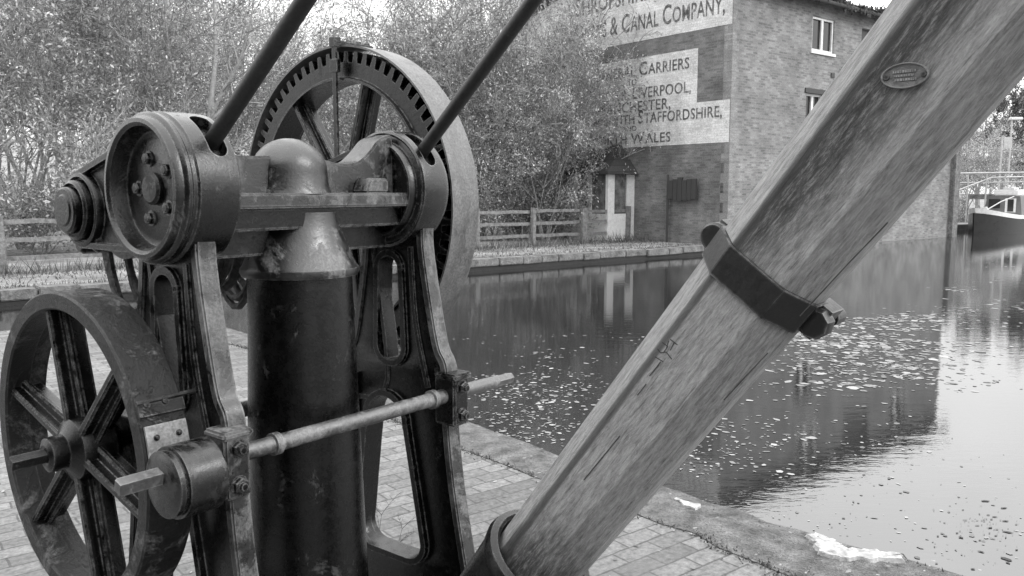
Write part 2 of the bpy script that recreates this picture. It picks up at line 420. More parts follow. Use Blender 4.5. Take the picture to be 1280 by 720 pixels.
rf = side_frame(.332, 'side_frame', -1)

# round heads of the side frames (each slotted for its tie rod)
def slot_cut(o, cx, cz, y, ang, r):
    bmc = bmesh.new()
    lathe(bmc, [(0,-.1),(.021,-.1),(.021,.1),(0,.1)], Matrix(), 20)
    for v in bmc.verts:
        if v.co.x > 0: v.co.x += .055
        else: v.co.x -= .028
    me = bpy.data.meshes.new('cut'); bmesh.ops.recalc_face_normals(bmc, faces=bmc.faces); bmc.to_mesh(me); bmc.free()
    cut = bpy.data.objects.new('cut', me); COL.objects.link(cut)
    radial = Vector((math.cos(ang), 0, math.sin(ang))); tang = Vector((math.sin(ang), 0, -math.cos(ang))); yy = radial.cross(tang)
    Mx = Matrix((tang, yy, radial)).transposed().to_4x4(); Mx.translation = Vector((cx, y, cz))+radial*r
    cut.matrix_world = Mx
    # the boolean is worked out in the crane's own axes, before the head is parented
    md = o.modifiers.new('b', 'BOOLEAN'); md.object = cut; md.operation = 'DIFFERENCE'; md.solver = 'EXACT'
    bpy.context.view_layer.update()
    dg = bpy.context.evaluated_depsgraph_get()
    nm = bpy.data.meshes.new_from_object(o.evaluated_get(dg)); o.modifiers.clear(); old = o.data; o.data = nm
    bpy.data.objects.remove(cut)
HZ = 1.555
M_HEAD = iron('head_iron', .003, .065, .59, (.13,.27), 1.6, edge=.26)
def head(prof, y_slot, parent):
    bm = bmesh.new(); lathe(bm, prof, axis_y(0, HZ), 72)
    o = done('frame_head', bm, M_HEAD)
    slot_cut(o, 0, HZ, y_slot, R(52), .155)
    o.parent = parent; return o
hl = head([(rr_*1.025, yy_-.012 if yy_ < -.3 else yy_) for rr_, yy_ in [(0,-.352),(.098,-.352),(.104,-.350),(.112,-.350),(.118,-.352),(.121,-.366),(.126,-.386),(.133,-.392),(.141,-.391),(.146,-.384),(.147,-.376),(.151,-.374),(.155,-.369),(.155,-.362),(.1525,-.358),(.1525,-.350),
           (.157,-.346),(.158,-.300),(.157,-.268),(.150,-.262),(0,-.262)]], -.302, lf)
hr = head([(0,.272),(.085,.272),(.110,.268),(.118,.258),(.124,.258),(.128,.264),(.130,.280),(.144,.284),(.150,.280),(.156,.284),(.158,.30),(.158,.36),(.154,.372),(.146,.376),(.142,.388),(.125,.390),(.118,.37),(0,.366)], .322, rf)
# bearing cover inside the left head, with its nuts
bm = bmesh.new(); Y = axis_y(0, HZ)
FL = Matrix.Diagonal((1, 1, -1, 1))
for k in range(5):
    a = R(35+72*k)
    hexhead(bm, axis_y(.066*math.cos(a), HZ+.066*math.sin(a), -.364) @ FL, .0135, .010, 6, .009, .004)
lathe(bm, [(0,-.360),(.034,-.360),(.034,-.374),(.028,-.380),(0,-.381)], Y, 28)
done('bearing_nut', bm, M_IRON, lf)
# arms carrying the chain-barrel shaft, with flanged bearings
BX, BZ = -.380, 1.505
def hull2(c0, r0, c1, r1):
    pts = ring_pts(*c0, r0, 24)+ring_pts(*c1, r1, 24)
    pts = sorted(set(pts)); 
    def half(ps):
        h = []
        for p in ps:
            while len(h) > 1 and (h[-1][0]-h[-2][0])*(p[1]-h[-2][1])-(h[-1][1]-h[-2][1])*(p[0]-h[-2][0]) <= 0: h.pop()
            h.append(p)
        return h
    return half(pts)[:-1]+half(pts[::-1])[:-1]
for yc, s, par in ((-.315, -1, lf), (.325, 1, rf)):
    bm = bmesh.new()
    prism(bm, hull2((BX, BZ), .085, (0, HZ), .135), yc-.02, yc+.02)
    q = hull2((BX, BZ), .085, (0, HZ), .135); i0 = 0
    strip(bm, q+[q[0], q[1]], .014, yc-.036, yc+.036)
    M1 = axis_y(BX, BZ, yc) @ Matrix.Diagonal((1,1,s,1))
    lathe(bm, [(0,-.04),(.09,-.04),(.092,.03),(.088,.038),(.080,.040),(.077,.030),(.073,.030),(.071,.052),(.064,.058),(.060,.050),(.056,.052),(.055,.07),(.050,.074),(0,.074)], M1, 40)
    for k in range(3):
        a = R(200+50*k); x, z = BX+.088*math.cos(a), BZ+.088*math.sin(a)
        lathe(bm, [(0,-.03),(.026,-.03),(.026,.02),(.018,.03),(0,.03)], axis_y(x, z, yc) @ Matrix.Diagonal((1,1,s,1)), 18)
    done('shaft_bracket', bm, M_IRON, par)
bm = bmesh.new()
lathe(bm, [(0,-.392),(.034,-.392),(.042,-.387),(.043,-.380),(.043,-.385),(.03,-.385),(.03,.66),(.028,.668),(0,.668)], axis_y(BX, BZ), 36)
done('barrel_shaft', bm, M_IRON, C)
# chain barrel with slack wire rope
bm = bmesh.new(); lathe(bm, [(0,-.25),(.125,-.25),(.125,-.235),(.085,-.23),(.085,.23),(.125,.235),(.125,.25),(0,.25)], axis_y(BX, BZ), 40)
barrel = done('chain_barrel', bm, M_IRON, C)
bm = bmesh.new(); pts = []
for k in range(22*22):
    t = k/22; a = 2*math.pi*t; y = -.262+.0215*t+.010*math.sin(3.1*t)
    rr = .105+.008*math.sin(1.7*t)+.006*math.sin(5*t)
    sag = .125+.035*math.sin(t*.9)
    z = BZ+rr*math.sin(a)-(sag if math.sin(a) < 0 else 0)*(-math.sin(a))
    pts.append((BX+(rr+.012*math.sin(t*2.3))*math.cos(a), y, z-.01))
tube(bm, pts, .010, 6)
done('wire_rope', bm, M_ROPE, barrel)

# crosshead between the two heads
bm = bmesh.new(); box(bm, -.13, .118, -.262, .275, 1.512, 1.546); 
ch = done('crosshead', bm, M_WORN_LIT, C, bevel=.005)
bm = bmesh.new(); box(bm, -.085, .085, -.262, .272, 1.462, 1.512); box(bm, -.02, .02, -.262, .272, 1.40, 1.462)
done('crosshead_rib', bm, M_IRON, ch, bevel=.004)
prof = [(-.262,1.54),(-.262,1.632),(-.21,1.629),(-.16,1.629),(-.13,1.630),(-.09,1.632),(-.04,1.632),(.01,1.630),(.05,1.625),(.08,1.620),(.12,1.618),(.155,1.626),(.19,1.652),(.225,1.684),(.272,1.70),(.272,1.54)]
prof = [prof[0]]+smooth_line(prof[1:-1], 5)+[prof[-1]]
bm = bmesh.new()
prism(bm, prof, -.03, .052)
for v in bm.verts: v.co = Vector((v.co.y, v.co.x, v.co.z))
# flared lip along the top
for i in range(len(prof)): pass
M_DOME = iron('dome_iron', .004, .08, .565, (.2,.34), 1.75)
done('crosshead_web', bm, M_DOME, ch, bevel=.008)
bm = bmesh.new()
lathe(bm, [(.098,1.544),(.092,1.56),(.089,1.595)]+[(.089*math.cos(R(t)), 1.595+.080*math.sin(R(t))) for t in range(10, 90, 8)]+[(0,1.675)], Matrix.Translation((.020,-.038,0)), 48)
done('pivot_dome', bm, M_DOME, ch)
bm = bmesh.new(); prism(bm, [(.128,1.546),(.205,1.546),(.205,1.578),(.195,1.583),(.15,1.583),(.138,1.572)], .05, .105)
for v in bm.verts: v.co = Vector((v.co.y, v.co.x, v.co.z))
done('oil_box', bm, M_WORN_LIT, ch, bevel=.005)

# big shrouded gear wheel with its guard band
GY = .452
gw = empty('gear_wheel', (BX, 0, BZ), 0, C)
def arm(bm, ang, r0, r1, w0, w1, y0, y1, cx=0, cz=0):
    ca, sa = math.cos(ang), math.sin(ang)
    pts = [(r0, -w0), (r1, -w1), (r1, w1), (r0, w0)]
    prism(bm, [(cx+r*ca-t*sa, cz+r*sa+t*ca) for r, t in pts], y0, y1)
GR = .476
bm = bmesh.new()
NT = 68; q = []
for k in range(NT):
    a = 2*math.pi*k/NT; d = 2*math.pi/NT
    for f, r in ((-.27, GR-.036), (-.17, GR-.003), (.17, GR-.003), (.27, GR-.036)): q.append((r*math.cos(a+f*d), r*math.sin(a+f*d)))
add_mesh(bm, curve_plate([q, ring_pts(0,0,GR-.086,72)[::-1]], .020, 0), axis_y(0,0,GY+.010))
lathe(bm, [(GR-.090,GY-.012),(GR-.084,GY-.012),(GR-.080,GY+.0),(GR-.080,GY+.09),(GR-.090,GY+.09)], axis_y(0,0), 96, True)
lathe(bm, [(GR-.088,GY+.055),(GR-.004,GY+.055),(GR-.004,GY+.10),(GR-.088,GY+.10)], axis_y(0,0), 96, True)
done('gear_rim', bm, M_IRON, gw)
for k in range(7):
    a = R(124-360/7*k); bm = bmesh.new()
    arm(bm, a, .05, GR-.086, .030, .021, GY+.028, GY+.046); arm(bm, a, .05, GR-.088, .010, .008, GY-.002, GY+.08)
    done('spoke', bm, M_IRON, gw, bevel=.003)
bm = bmesh.new(); lathe(bm, [(0,GY-.04),(.05,GY-.04),(.058,GY-.03),(.075,GY+.01),(.075,GY+.09),(0,GY+.09)], axis_y(0,0), 36)
done('hub', bm, M_IRON, gw)
M_GUARD = iron('guard_steel', .05, .11, .45, (.3,.42), 1.8, .2)
bm = bmesh.new()
a0, a1 = R(-52), R(292); n = 110
q = [((GR+.012)*math.cos(a0+(a1-a0)*k/n), (GR+.012)*math.sin(a0+(a1-a0)*k/n)) for k in range(n+1)]
strip(bm, q, .006, GY-.012, GY+.098)
done('guard_band', bm, M_GUARD, gw)
bm = bmesh.new()
box(bm, .010, .030, GY-.030, GY-.022, -.02, GR+.020); box(bm, .004, .040, GY-.034, GY-.018, GR-.07, GR-.03)
box(bm, .004, .036, GY-.034, GY+.12, GR+.018, GR+.026); box(bm, .006, .034, GY-.036, GY-.010, GR+.006, GR+.036)
for yy in (.03, .07, .105): box(bm, .012, .030, GY+yy-.006, GY+yy+.006, GR+.02, GR+.034)
done('guard_bar', bm, M_IRON, gw, bevel=.002)
bm = bmesh.new(); aa = R(-55)
for dd in (0, 3.5):
    a = R(-53-dd); M1 = Matrix.Translation(((GR+.012)*math.cos(a), 0, (GR+.012)*math.sin(a))) @ Matrix.Rotation(-a, 4, 'Y')
    box(bm, -.004, .016, GY-.014, GY+.12, -.003, .003, M1)
done('band_joint', bm, M_IRON, gw)

# brake wheel on the second shaft
WX, WZ, WY, WR = -.243, .966, -.478, .362
bw_ = empty('brake_wheel', (WX, 0, WZ), 0, C)
bm = bmesh.new()
lathe(bm, [(WR-.040,WY+.004),(WR-.036,WY),(WR-.004,WY),(WR,WY+.004),(WR,WY+.098),(WR-.003,WY+.102),(WR-.022,WY+.102),(WR-.024,WY+.060),(WR-.040,WY+.055)], axis_y(0,0), 120, True)
done('wheel_rim', bm, M_RUST, bw_)
for k in range(6):
    a = R(104-60*k); bm = bmesh.new()
    arm(bm, a, .04, WR-.034, .036, .026, WY+.036, WY+.052); arm(bm, a, .04, WR-.034, .011, .009, WY+.012, WY+.088)
    done('spoke', bm, M_IRON, bw_, bevel=.004)
bm = bmesh.new()
lathe(bm, [(0,WY-.040),(.024,WY-.044),(.038,WY-.038),(.040,WY-.026),(.040,WY-.004),(.05,WY+.004),(.070,WY+.014),(.076,WY+.03),(.076,WY+.085),(.05,WY+.11),(0,WY+.11)], axis_y(0,0), 40)
done('hub', bm, M_IRON, bw_)
bm = bmesh.new(); lathe(bm, [(0,WY-.113),(.0145,WY-.113),(.016,WY-.110),(.016,WY-.038),(0,WY-.038)], axis_y(0,0) @ Matrix.Rotation(R(20),4,'Z'), 4)
lathe(bm, [(0,WY-.04),(.021,WY-.04),(.021,.40),(0,.40)], axis_y(0,0), 24)
for yc in (-.285,.30): lathe(bm, [(0,-.03),(.05,-.03),(.05,.03),(0,.03)], axis_y(0,0,yc), 24)
lathe(bm, [(0,.42),(.066,.42),(.066,.56),(0,.56)], axis_y(0,0), 24)
done('wheel_shaft', bm, M_RUST, bw_)
for yc in (-.325, .332):       # bearing blocks that carry the shaft on the side frames
    bm = bmesh.new()
    box(bm, WX-.055, WX+.09, yc-.03, yc+.03, WZ-.06, WZ+.06)
    for dz in (-.035,.035): hexhead(bm, Matrix.Translation((WX-.055, yc, WZ+dz)) @ Matrix.Rotation(R(-90),4,'Y'), .014, .014)
    done('bearing_block', bm, M_IRON, C, bevel=.004)
# brake band plate and the small drum
bm = bmesh.new()
q = [((WR+.006)*math.cos(R(-2+20.5*k/10)), (WR+.006)*math.sin(R(-2+20.5*k/10))) for k in range(11)]
strip(bm, q, .006, WY+.006, WY+.094)
pl = done('band_plate', bm, M_PALE, bw_)
for an in (7, 14.5):
    for yy in (.026, .074):
        bm = bmesh.new(); M1 = Matrix.Rotation(-R(an),4,'Y') @ Matrix.Translation((WR+.009, WY+yy, 0)) @ Matrix.Rotation(R(90),4,'Y')
        lathe(bm, [(0,-.002),(.0065,-.002),(.006,.003),(.003,.006),(0,.0065)], M1, 14)
        done('rivet', bm, M_IRON, pl)
bm = bmesh.new()
q = [((WR+.005)*math.cos(R(21.5+4*k/4)), (WR+.005)*math.sin(R(21.5+4*k/4))) for k in range(5)]
strip(bm, q, .007, WY+.002, WY+.1)
M1 = Matrix.Rotation(-R(26),4,'Y')
tube(bm, [M1 @ Vector((WR+.010, WY+.0, 0)), M1 @ Vector((WR+.010, WY+.165, .004))], .005, 8)
tube(bm, [M1 @ Vector((WR+.010, WY+.165, .018)), M1 @ Vector((WR+.010, WY+.165, -.006)), M1 @ Vector((WR+.016, WY+.160, -.035))], .004, 8)
for yy in (.02, .06): lathe(bm, [(0,-.002),(.007,-.002),(.006,.004),(0,.006)], M1 @ Matrix.Translation((WR+.009, WY+yy, -.006)) @ Matrix.Rotation(R(90),4,'Y'), 12)
done('band_screw', bm, M_RUST, bw_)
SX, SZ = .197, 1.008
bm = bmesh.new()
lathe(bm, [(0,-.492),(.050,-.492),(.058,-.488),(.066,-.486),(.066,-.476),(.063,-.474),(.063,-.470),(.072,-.470),(.073,-.392),(.070,-.388),(0,-.388)], axis_y(SX, SZ-.020), 48)
done('brake_drum', bm, iron('drum_steel', .004, .03, .54, (.14,.26), 1.65, .15, False), C)
# crank shaft
bm = bmesh.new()
lathe(bm, [(0,-.45),(.0185,-.45),(.0185,-.25),(.0185,-.240),(.0245,-.238),(.0245,-.222),(.0185,-.220),(.0185,.25),(.025,.252),(.025,.266),(.020,.268),(.020,.30),(.0185,.44),(.0175,.52),(.014,.525),(0,.525)], axis_y(SX, SZ), 32)
sh = done('crank_shaft', bm, M_SHAFT, C)
bm = bmesh.new()
lathe(bm, [(0,-.575),(.0145,-.575),(.0175,-.571),(.0175,-.485),(0,-.485)], axis_y(SX, SZ) @ Matrix.Rotation(R(28),4,'Z'), 4)
done('crank_square', bm, M_SHAFT, sh); bm = bmesh.new()
lathe(bm, [(0,.52),(.0165,.52),(.0165,.585),(.014,.59),(0,.59)], axis_y(SX, SZ) @ Matrix.Rotation(R(10),4,'Z'), 6)
done('crank_square', bm, M_SHAFT, sh)
for yc, par in ((-.325, lf), (.332, rf)):
    bm = bmesh.new()
    if par is lf: yc -= .02
    box(bm, .165, .238, yc-.032, yc+.026, .930, 1.060); box(bm, .17, .246, yc-.038, yc+.032, 1.056, 1.072)
    st = done('shaft_bearing', bm, M_WORN_LIT if par is lf else M_IRON, par, bevel=.005)
    for z in (.958, 1.034):
        bm = bmesh.new(); hexhead(bm, Matrix.Translation((.236, yc-.003, z)) @ Matrix.Rotation(R(90),4,'Y'), .0165, .013)
        done('bolt', bm, M_IRON, par)

# jib
JA = Vector((.76, 0, .852)); JE = R(53.27)
jd = Vector((math.cos(JE), 0, math.sin(JE))); jn = Vector((math.sin(JE), 0, -math.cos(JE)))
JM = Matrix.Identity(4)
for i in range(3):
    JM[i][0] = jn[i]; JM[i][1] = (0,1,0)[i]; JM[i][2] = jd[i]; JM[i][3] = JA[i]
# columns must form a right-handed frame: n2 x y = ?
if JM.to_3x3().determinant() < 0:
    for i in range(3): JM[i][1] = -JM[i][1]
YS = JM[1][1]
def jsec(t, grow=0):
    tt = min(max(t, -.3), 2.2)
    h2 = (.166+.0277*tt)/2+grow; hy = (.148-.0216*min(tt, 1.6))/2+grow; c = .042+grow*.4
    return [(-h2,-hy+c),(-h2+c,-hy),(h2-c,-hy),(h2,-hy+c),(h2,hy-c),(h2-c,hy),(-h2+c,hy),(-h2,hy-c)]
def jloft(bm, ts, grow=0):
    rings = [[bm.verts.new((x, y*YS, t)) for x, y in jsec(t, grow if not hasattr(grow,'__len__') else grow[i])] for i, t in enumerate(ts)]
    for a, b in zip(rings, rings[1:]):
        for k in range(8): bm.faces.new([a[k], a[(k+1)%8], b[(k+1)%8], b[k]])
    bm.faces.new(rings[0]); bm.faces.new(rings[-1])
bm = bmesh.new(); jloft(bm, [-.25]+[.1*k for k in range(0, 46)])
jib = done('jib', bm, M_WOOD, C, JM, smooth=50, bevel=.003)
def jpart(name, bm, mat, smooth=30, bevel=0):
    o = done(name, bm, mat, jib, None, smooth, bevel); return o
TS = .700
bm = bmesh.new(); jloft(bm, [TS-.029, TS+.029], .005); jpart('iron_strap', bm, M_STRAP, 50, .0015)
# lug bolts of the strap
h2 = jsec(TS)[3][0]; hy = jsec(TS)[5][1]
bm = bmesh.new()
ROT = Matrix(((1,0,0,0),(0,0,YS,0),(0,1,0,0),(0,0,0,1)))
box(bm, h2-.004, h2+.024, min(.0*YS,.055*YS), max(.0*YS,.055*YS), TS-.028, TS+.028)
lathe(bm, [(0,-.030),(.022,-.026),(.025,-.021),(.025,.001),(0,.001)], Matrix.Translation((h2+.015, .010*YS, TS)) @ ROT, 8)
lathe(bm, [(0,.054),(.014,.054),(.014,.095),(0,.095)], Matrix.Translation((h2+.015, .010*YS, TS)) @ ROT, 12)
jpart('strap_bolt', bm, M_STRAP)
bm = bmesh.new()
box(bm, -h2-.024, -h2+.004, min(.01*YS,.06*YS), max(.01*YS,.06*YS), TS-.026, TS+.026)
lathe(bm, [(0,-.022),(.020,-.022),(.024,-.016),(.024,.011),(0,.011)], Matrix.Translation((-h2-.012, .010*YS, TS)) @ ROT, 20)
lathe(bm, [(0,.059),(.014,.059),(.014,.09),(0,.09)], Matrix.Translation((-h2-.012, .010*YS, TS)) @ ROT, 12)
jpart('strap_bolt', bm, M_STRAP)
# oval maker's plate screwed to the jib: a raised rim, two screw heads and rubbed raised lines
def jib_face_point(u, v):
    """point of the jib's wide face (local coordinates) seen at photo pixel (u, v)"""
    Mw = (Matrix.Translation(O) @ Matrix.Rotation(-PHI, 4, 'Z')) @ JM; Mi = Mw.inverted()
    dx = (u-640)/F; dy = (360-v)/F
    d = Vector((dx, math.cos(PITCH)+dy*math.sin(PITCH), -math.sin(PITCH)+dy*math.cos(PITCH)))
    p0 = Mi @ Vector((0,0,H)); d0 = Mi.to_3x3() @ d
    t = 1.0
    for _ in range(6):
        p = p0+d0*t; yf = jsec(p.z)[1][1]*YS; t = (yf-p0.y)/d0.y
    return p0+d0*t
pc = jib_face_point(1132, 95); pr = jib_face_point(1163, 92); pt = jib_face_point(1131, 79)
ax = (pr-pc); bx = (pt-pc)
ax.y = bx.y = 0; ex = ax.normalized(); ey = Vector((-ex.z, 0, ex.x)); 
if ey.dot(bx) < 0: ey = -ey
ra, rb = ax.length, bx.length
out = Vector((0, -YS, 0))
def plate_pt(x, y, h): return Vector((pc.x, pc.y, pc.z))+ex*x+ey*y+out*h
bm = bmesh.new(); n = 56
prof = [(1.0,-.002),(1.0,.005),(.97,.0072),(.92,.0072),(.89,.004),(0,.004)]; rings = []
for s_, h_ in prof:
    rings.append([bm.verts.new(plate_pt(ra*s_*math.cos(2*math.pi*k/n), rb*s_*math.sin(2*math.pi*k/n), h_)) for k in range(n)] if s_ else [bm.verts.new(plate_pt(0,0,h_))])
for a, b in zip(rings, rings[1:]):
    for k in range(n):
        if len(b) == 1: bm.faces.new([a[k], a[(k+1)%n], b[0]])
        else: bm.faces.new([a[k], a[(k+1)%n], b[(k+1)%n], b[k]])
M_PLATE = iron('plate_metal', .06, .16, .5, (.35,.5), 2.0, .3, False)
mp_ = jpart('maker_plate', bm, M_PLATE)
for sx_ in (-.76, .76):
    bm = bmesh.new(); ring = [bm.verts.new(plate_pt(ra*sx_+.0038*math.cos(k*.6283), .0038*math.sin(k*.6283), .0062)) for k in range(10)]
    r2 = [bm.verts.new(plate_pt(ra*sx_+.0045*math.cos(k*.6283), .0045*math.sin(k*.6283), .0035)) for k in range(10)]
    bm.faces.new(ring)
    for k in range(10): bm.faces.new([ring[k], r2[k], r2[(k+1)%10], ring[(k+1)%10]])
    jpart('screw', bm, M_STRAP)
bm = bmesh.new()
for (x0, x1, yy, th) in ((-.50,.45,.34,.10),(-.45,.35,.02,.08),(-.42,.50,-.30,.09)):
    k = x0
    while k < x1:
        l = random.uniform(.05,.11)
        vs_ = [bm.verts.new(plate_pt(ra*xx, rb*y2, hh)) for hh in (.0035,.0055) for xx, y2 in ((k,yy-th),(k+l,yy-th),(k+l,yy+th),(k,yy+th))]
        bm.faces.new(vs_[4:8])
        for i in range(4): bm.faces.new([vs_[i], vs_[(i+1)%4], vs_[4+(i+1)%4], vs_[4+i]])
        k += l+.03
jpart('raised_lettering', bm, M_PALE)
# scratched marks on the jib's wide face
bm = bmesh.new()
def scratch(pix, wd=.0016):
    ps = []
    for u, v in pix:
        p = jib_face_point(u, v); ps.append(Vector((p.x, p.y-YS*.0006, p.z)))
    for a, b in zip(ps, ps[1:]):
        d = (b-a).normalized(); nrm = Vector((-d.z, 0, d.x))*wd/2
        bm.faces.new([bm.verts.new(q) for q in (a+nrm, a-nrm, b-nrm, b+nrm)])
for pix in ([(822,436),(826,441),(833,440)],[(833,440),(840,449)],[(828,428),(835,433),(830,440)],[(838,424),(843,428),(847,431)],[(836,426),(833,436)],[(843,428),(838,438)],[(819,446),(829,452)]):
    scratch(pix)
M_SCR = simple('scratch_dark', .02, .05, 20, (.8,.9), 0)
jpart('carved_mark', bm, M_SCR)
for pix in ([(812,470),(822,458),(826,452)],[(797,494),(808,480)],[(1000,395),(1060,330),(1110,278)],[(905,500),(960,441)],[(730,600),(775,545)]):
    bm = bmesh.new(); scratch(pix, .0018); jpart('crack', bm, M_SCR)
# iron foot socket of the jib, and the jib head far above
bm = bmesh.new()
lathe(bm, [(.060,-.60),(.075,-.60),(.10,-.40),(.106,-.16),(.110,-.075),(.114,-.060),(.117,-.045),(.113,-.032),(.100,-.026),(.0935,-.030),(.088,-.045),(.086,-.10)], Matrix(), 56)
jpart('foot_socket', bm, M_IRON)
bm = bmesh.new(); jloft(bm, [4.38, 4.62], .008)
lathe(bm, [(0,-.05),(.16,-.05),(.16,-.035),(.13,-.02),(.13,.02),(.16,.035),(.16,.05),(0,.05)], Matrix.Translation((.02,0,4.72)) @ Matrix(((1,0,0,0),(0,0,1,0),(0,1,0,0),(0,0,0,1))), 40)
jpart('jib_head', bm, M_IRON)
# bracket tying the socket back to the post
bm = bmesh.new(); box(bm, .12, .50, -.10, .10, .10, .22); box(bm, .30, .46, -.12, .12, .18, .36)
done('jib_shoe', bm, M_IRON, C, bevel=.01)
# tie rods
for s in (-1, 1):
    bm = bmesh.new()
    y0 = -.30 if s < 0 else .325
    A = Vector((.062, y0, 1.612)); B = Vector((3.40, s*.07, 1.612+.85*3.34))
    tube(bm, [A, B], .0175, 20)
    d = (B-A).normalized()
    tube(bm, [A-d*.02, A+d*.035], .022, 20)
    done('tie_rod', bm, M_ROD, C)

# ------------------------------------------------------------------ GROUND, WATER
BV = Vector((.783, .622)); GV = Vector((-.622, .783)); CORNER = Vector((6.17, 23.9)); CORNER0 = Vector((6.6, 25.3)); K = .945
def bank(s, off=0): p = CORNER+BV*s+GV*off; return (p.x, p.y)
NEAR_PIX = [(1280,748),(1205,722),(1130,699),(1060,683),(1000,664),(925,640),(850,618),(770,592),(690,568),(635,547),(582,526),(510,492),(440,462),(360,434),(290,412),(200,396)]
near = [ground_at(u, v) for u, v in NEAR_PIX]
# break the edge up a little
edge = []
for i in range(len(near)-1):
    a, b = Vector(near[i]), Vector(near[i+1]); m_ = max(2, int((b-a).length/.18))
    for k in range(m_):
        p = a.lerp(b, k/m_); nn = Vector((-(b-a).y, (b-a).x)).normalized()
        edge.append(tuple(p+nn*random.gauss(0, .014)))
edge.append(near[-1])
lx, ly = near[-1]
left_end = (lx-.783*90, ly-.622*90)
right_start = [(8.0,-3.2), (8+.783*62,-3.2+.622*62)]
N_poly = [left_end]+edge[::-1]+[(near[0][0]+.9, near[0][1]-.95)]+right_start+[(400,36),(400,-400),(-400,-400),(-400,-60)]
bm = bmesh.new(); poly(bm, N_poly, 0)
for v in bm.verts: v.co = Matrix.Rotation(-R(38.5),3,'Z') @ v.co
bmesh.ops.triangulate(bm, faces=bm.faces[:])
paving = done('brick_paving', bm, M_PAVE, None, Matrix.Rotation(R(38.5),4,'Z'), smooth=0); tag(paving, 'worn brick paving of the quay under the crane', 'paving', kind='structure')
F_poly = [bank(-100), bank(13.8), bank(13.8,2.2), bank(58,2.2), right_start[1], (400,36.1), (400,500), (-400,500), (-400,-50)]
bm = bmesh.new(); poly(bm, F_poly, 0); bmesh.ops.triangulate(bm, faces=bm.faces[:])
tag(done('ground', bm, M_BANK, smooth=0), 'grass and gravel towpath on the far bank', 'ground', kind='structure')
WL = -.22
bm = bmesh.new(); poly(bm, [(-300,-300),(300,-300),(300,300),(-300,300)], WL)
tag(done('water', bm, M_WATER, smooth=0), 'still dark canal water with leaves and reflections', 'water', kind='structure')
# concrete edge strip, 4 mm above the paving; its water side hangs down as the quay wall
bm = bmesh.new(); ins = []; ins_n = 0
for i, p in enumerate(edge):
    a = Vector(edge[max(i-4,0)]); b = Vector(edge[min(i+4, len(edge)-1)]); nn = Vector((-(b-a).y, (b-a).x)).normalized()
    # inland side is towards the camera
    if nn.dot(Vector((0,0))-Vector(p)) < 0: nn = -nn
    ins.append((Vector(p), Vector(p)+nn*(.40+.05*math.sin(i*.31)+random.gauss(0,.012))))
rows = []
for p, q in ins:
    m1 = p.lerp(q, .35); m2 = p.lerp(q, .7); d = (p-q).normalized()
    rows.append([bm.verts.new((q.x, q.y, .004)), bm.verts.new((m2.x, m2.y, .012+random.uniform(0,.008))), bm.verts.new((m1.x, m1.y, .01+random.uniform(0,.012))),
                 bm.verts.new((p.x, p.y, .004+random.uniform(-.006,.006))), bm.verts.new((p.x+d.x*.05, p.y+d.y*.05, -.05)), bm.verts.new((p.x+d.x*.07, p.y+d.y*.07, -.6))])
for a, b in zip(rows, rows[1:]):
    for k in range(5): bm.faces.new([a[k], a[k+1], b[k+1], b[k]])
tag(done('quay_edge', bm, M_CONC, smooth=60), 'rough concrete edging between the brick paving and the water', 'quay', kind='structure')
# far bank kerb
bm = bmesh.new(); s = -45.0
kb = bmesh.new()
while s < -.05:
    L_ = min(random.uniform(.5,1.0), -.02-s); 
    Mk = Matrix(((BV.x,GV.x,0,CORNER.x),(BV.y,GV.y,0,CORNER.y),(0,0,1,0),(0,0,0,1))) @ Matrix.Translation((s, random.uniform(-.025,.02), random.uniform(-.015,.015)))
    box(kb, 0, L_-.015, -.06, .34, -.13, .035, Mk); s += L_
kerb = done('kerb', kb, M_STONE, bevel=.018); tag(kerb, 'rough stone kerb along the far towpath', 'kerb', kind='structure')
bm = bmesh.new(); Mk = Matrix(((BV.x,GV.x,0,CORNER.x),(BV.y,GV.y,0,CORNER.y),(0,0,1,0),(0,0,0,1)))
box(bm, -100, -.01, -.005, .3, -1.2, -.10, Mk); box(bm, 13.82, 58, 2.19, 2.5, -1.2, .02, Mk)
tag(done('canal_wall', bm, M_WETSHADE, smooth=0), 'dark wet canal wall with kerb shade in its colour', 'canal wall', kind='structure')

def scatter(name, mat, items, label, cat, kind='stuff'):
    """items: (x, y, z, size_x, size_y, rz, tilt) small flat leaves"""
    V, Fc = [], []
    for (x, y, z, a, b, rz, ti) in items:
        c, s_ = math.cos(rz), math.sin(rz); i = len(V); n_ = random.choice((5,6))
        for k in range(n_):
            t = 2*math.pi*k/n_+random.uniform(-.3,.3); px, py = a*math.cos(t), b*math.sin(t)
            V.append((x+px*c-py*s_, y+px*s_+py*c, z+px*ti))
        Fc.append(tuple(range(i, i+n_)))
    me = bpy.data.meshes.new(name); me.from_pydata(V, [], Fc); me.update()
    return tag(link(name, me, mat), label, cat, kind=kind)
def in_water(x, y):
    # rough test: beyond the near edge as seen along the view
    best = min(edge, key=lambda e: abs(math.atan2(e[0], e[1])-math.atan2(x, y)))
    return math.hypot(x, y) > math.hypot(*best)+.10
items = []
def cluster(u0, u1, v0, v1, drifts, per, sz=(.012,.035)):
    for _ in range(drifts):
        cu, cv = random.uniform(u0, u1), random.uniform(v0, v1); x0, y0 = ground_at(cu, cv, WL)
        su, sv = random.uniform(.15,.7), random.uniform(.05,.28); an = random.uniform(-.5,.9)
        for _k in range(int(per*random.uniform(.3,1.7))):
            p, q = random.gauss(0, su), random.gauss(0, sv); x = x0+p*math.cos(an)-q*math.sin(an); y = y0+p*math.sin(an)+q*math.cos(an)
            if in_water(x, y):
                a = sz[0]*math.exp(random.gauss(.25,.45)); a = min(a, sz[1]*1.3)
                items.append((x, y, WL+.003, a, a*random.uniform(.3,.9), random.uniform(0,6.28), random.uniform(-.05,.05)))
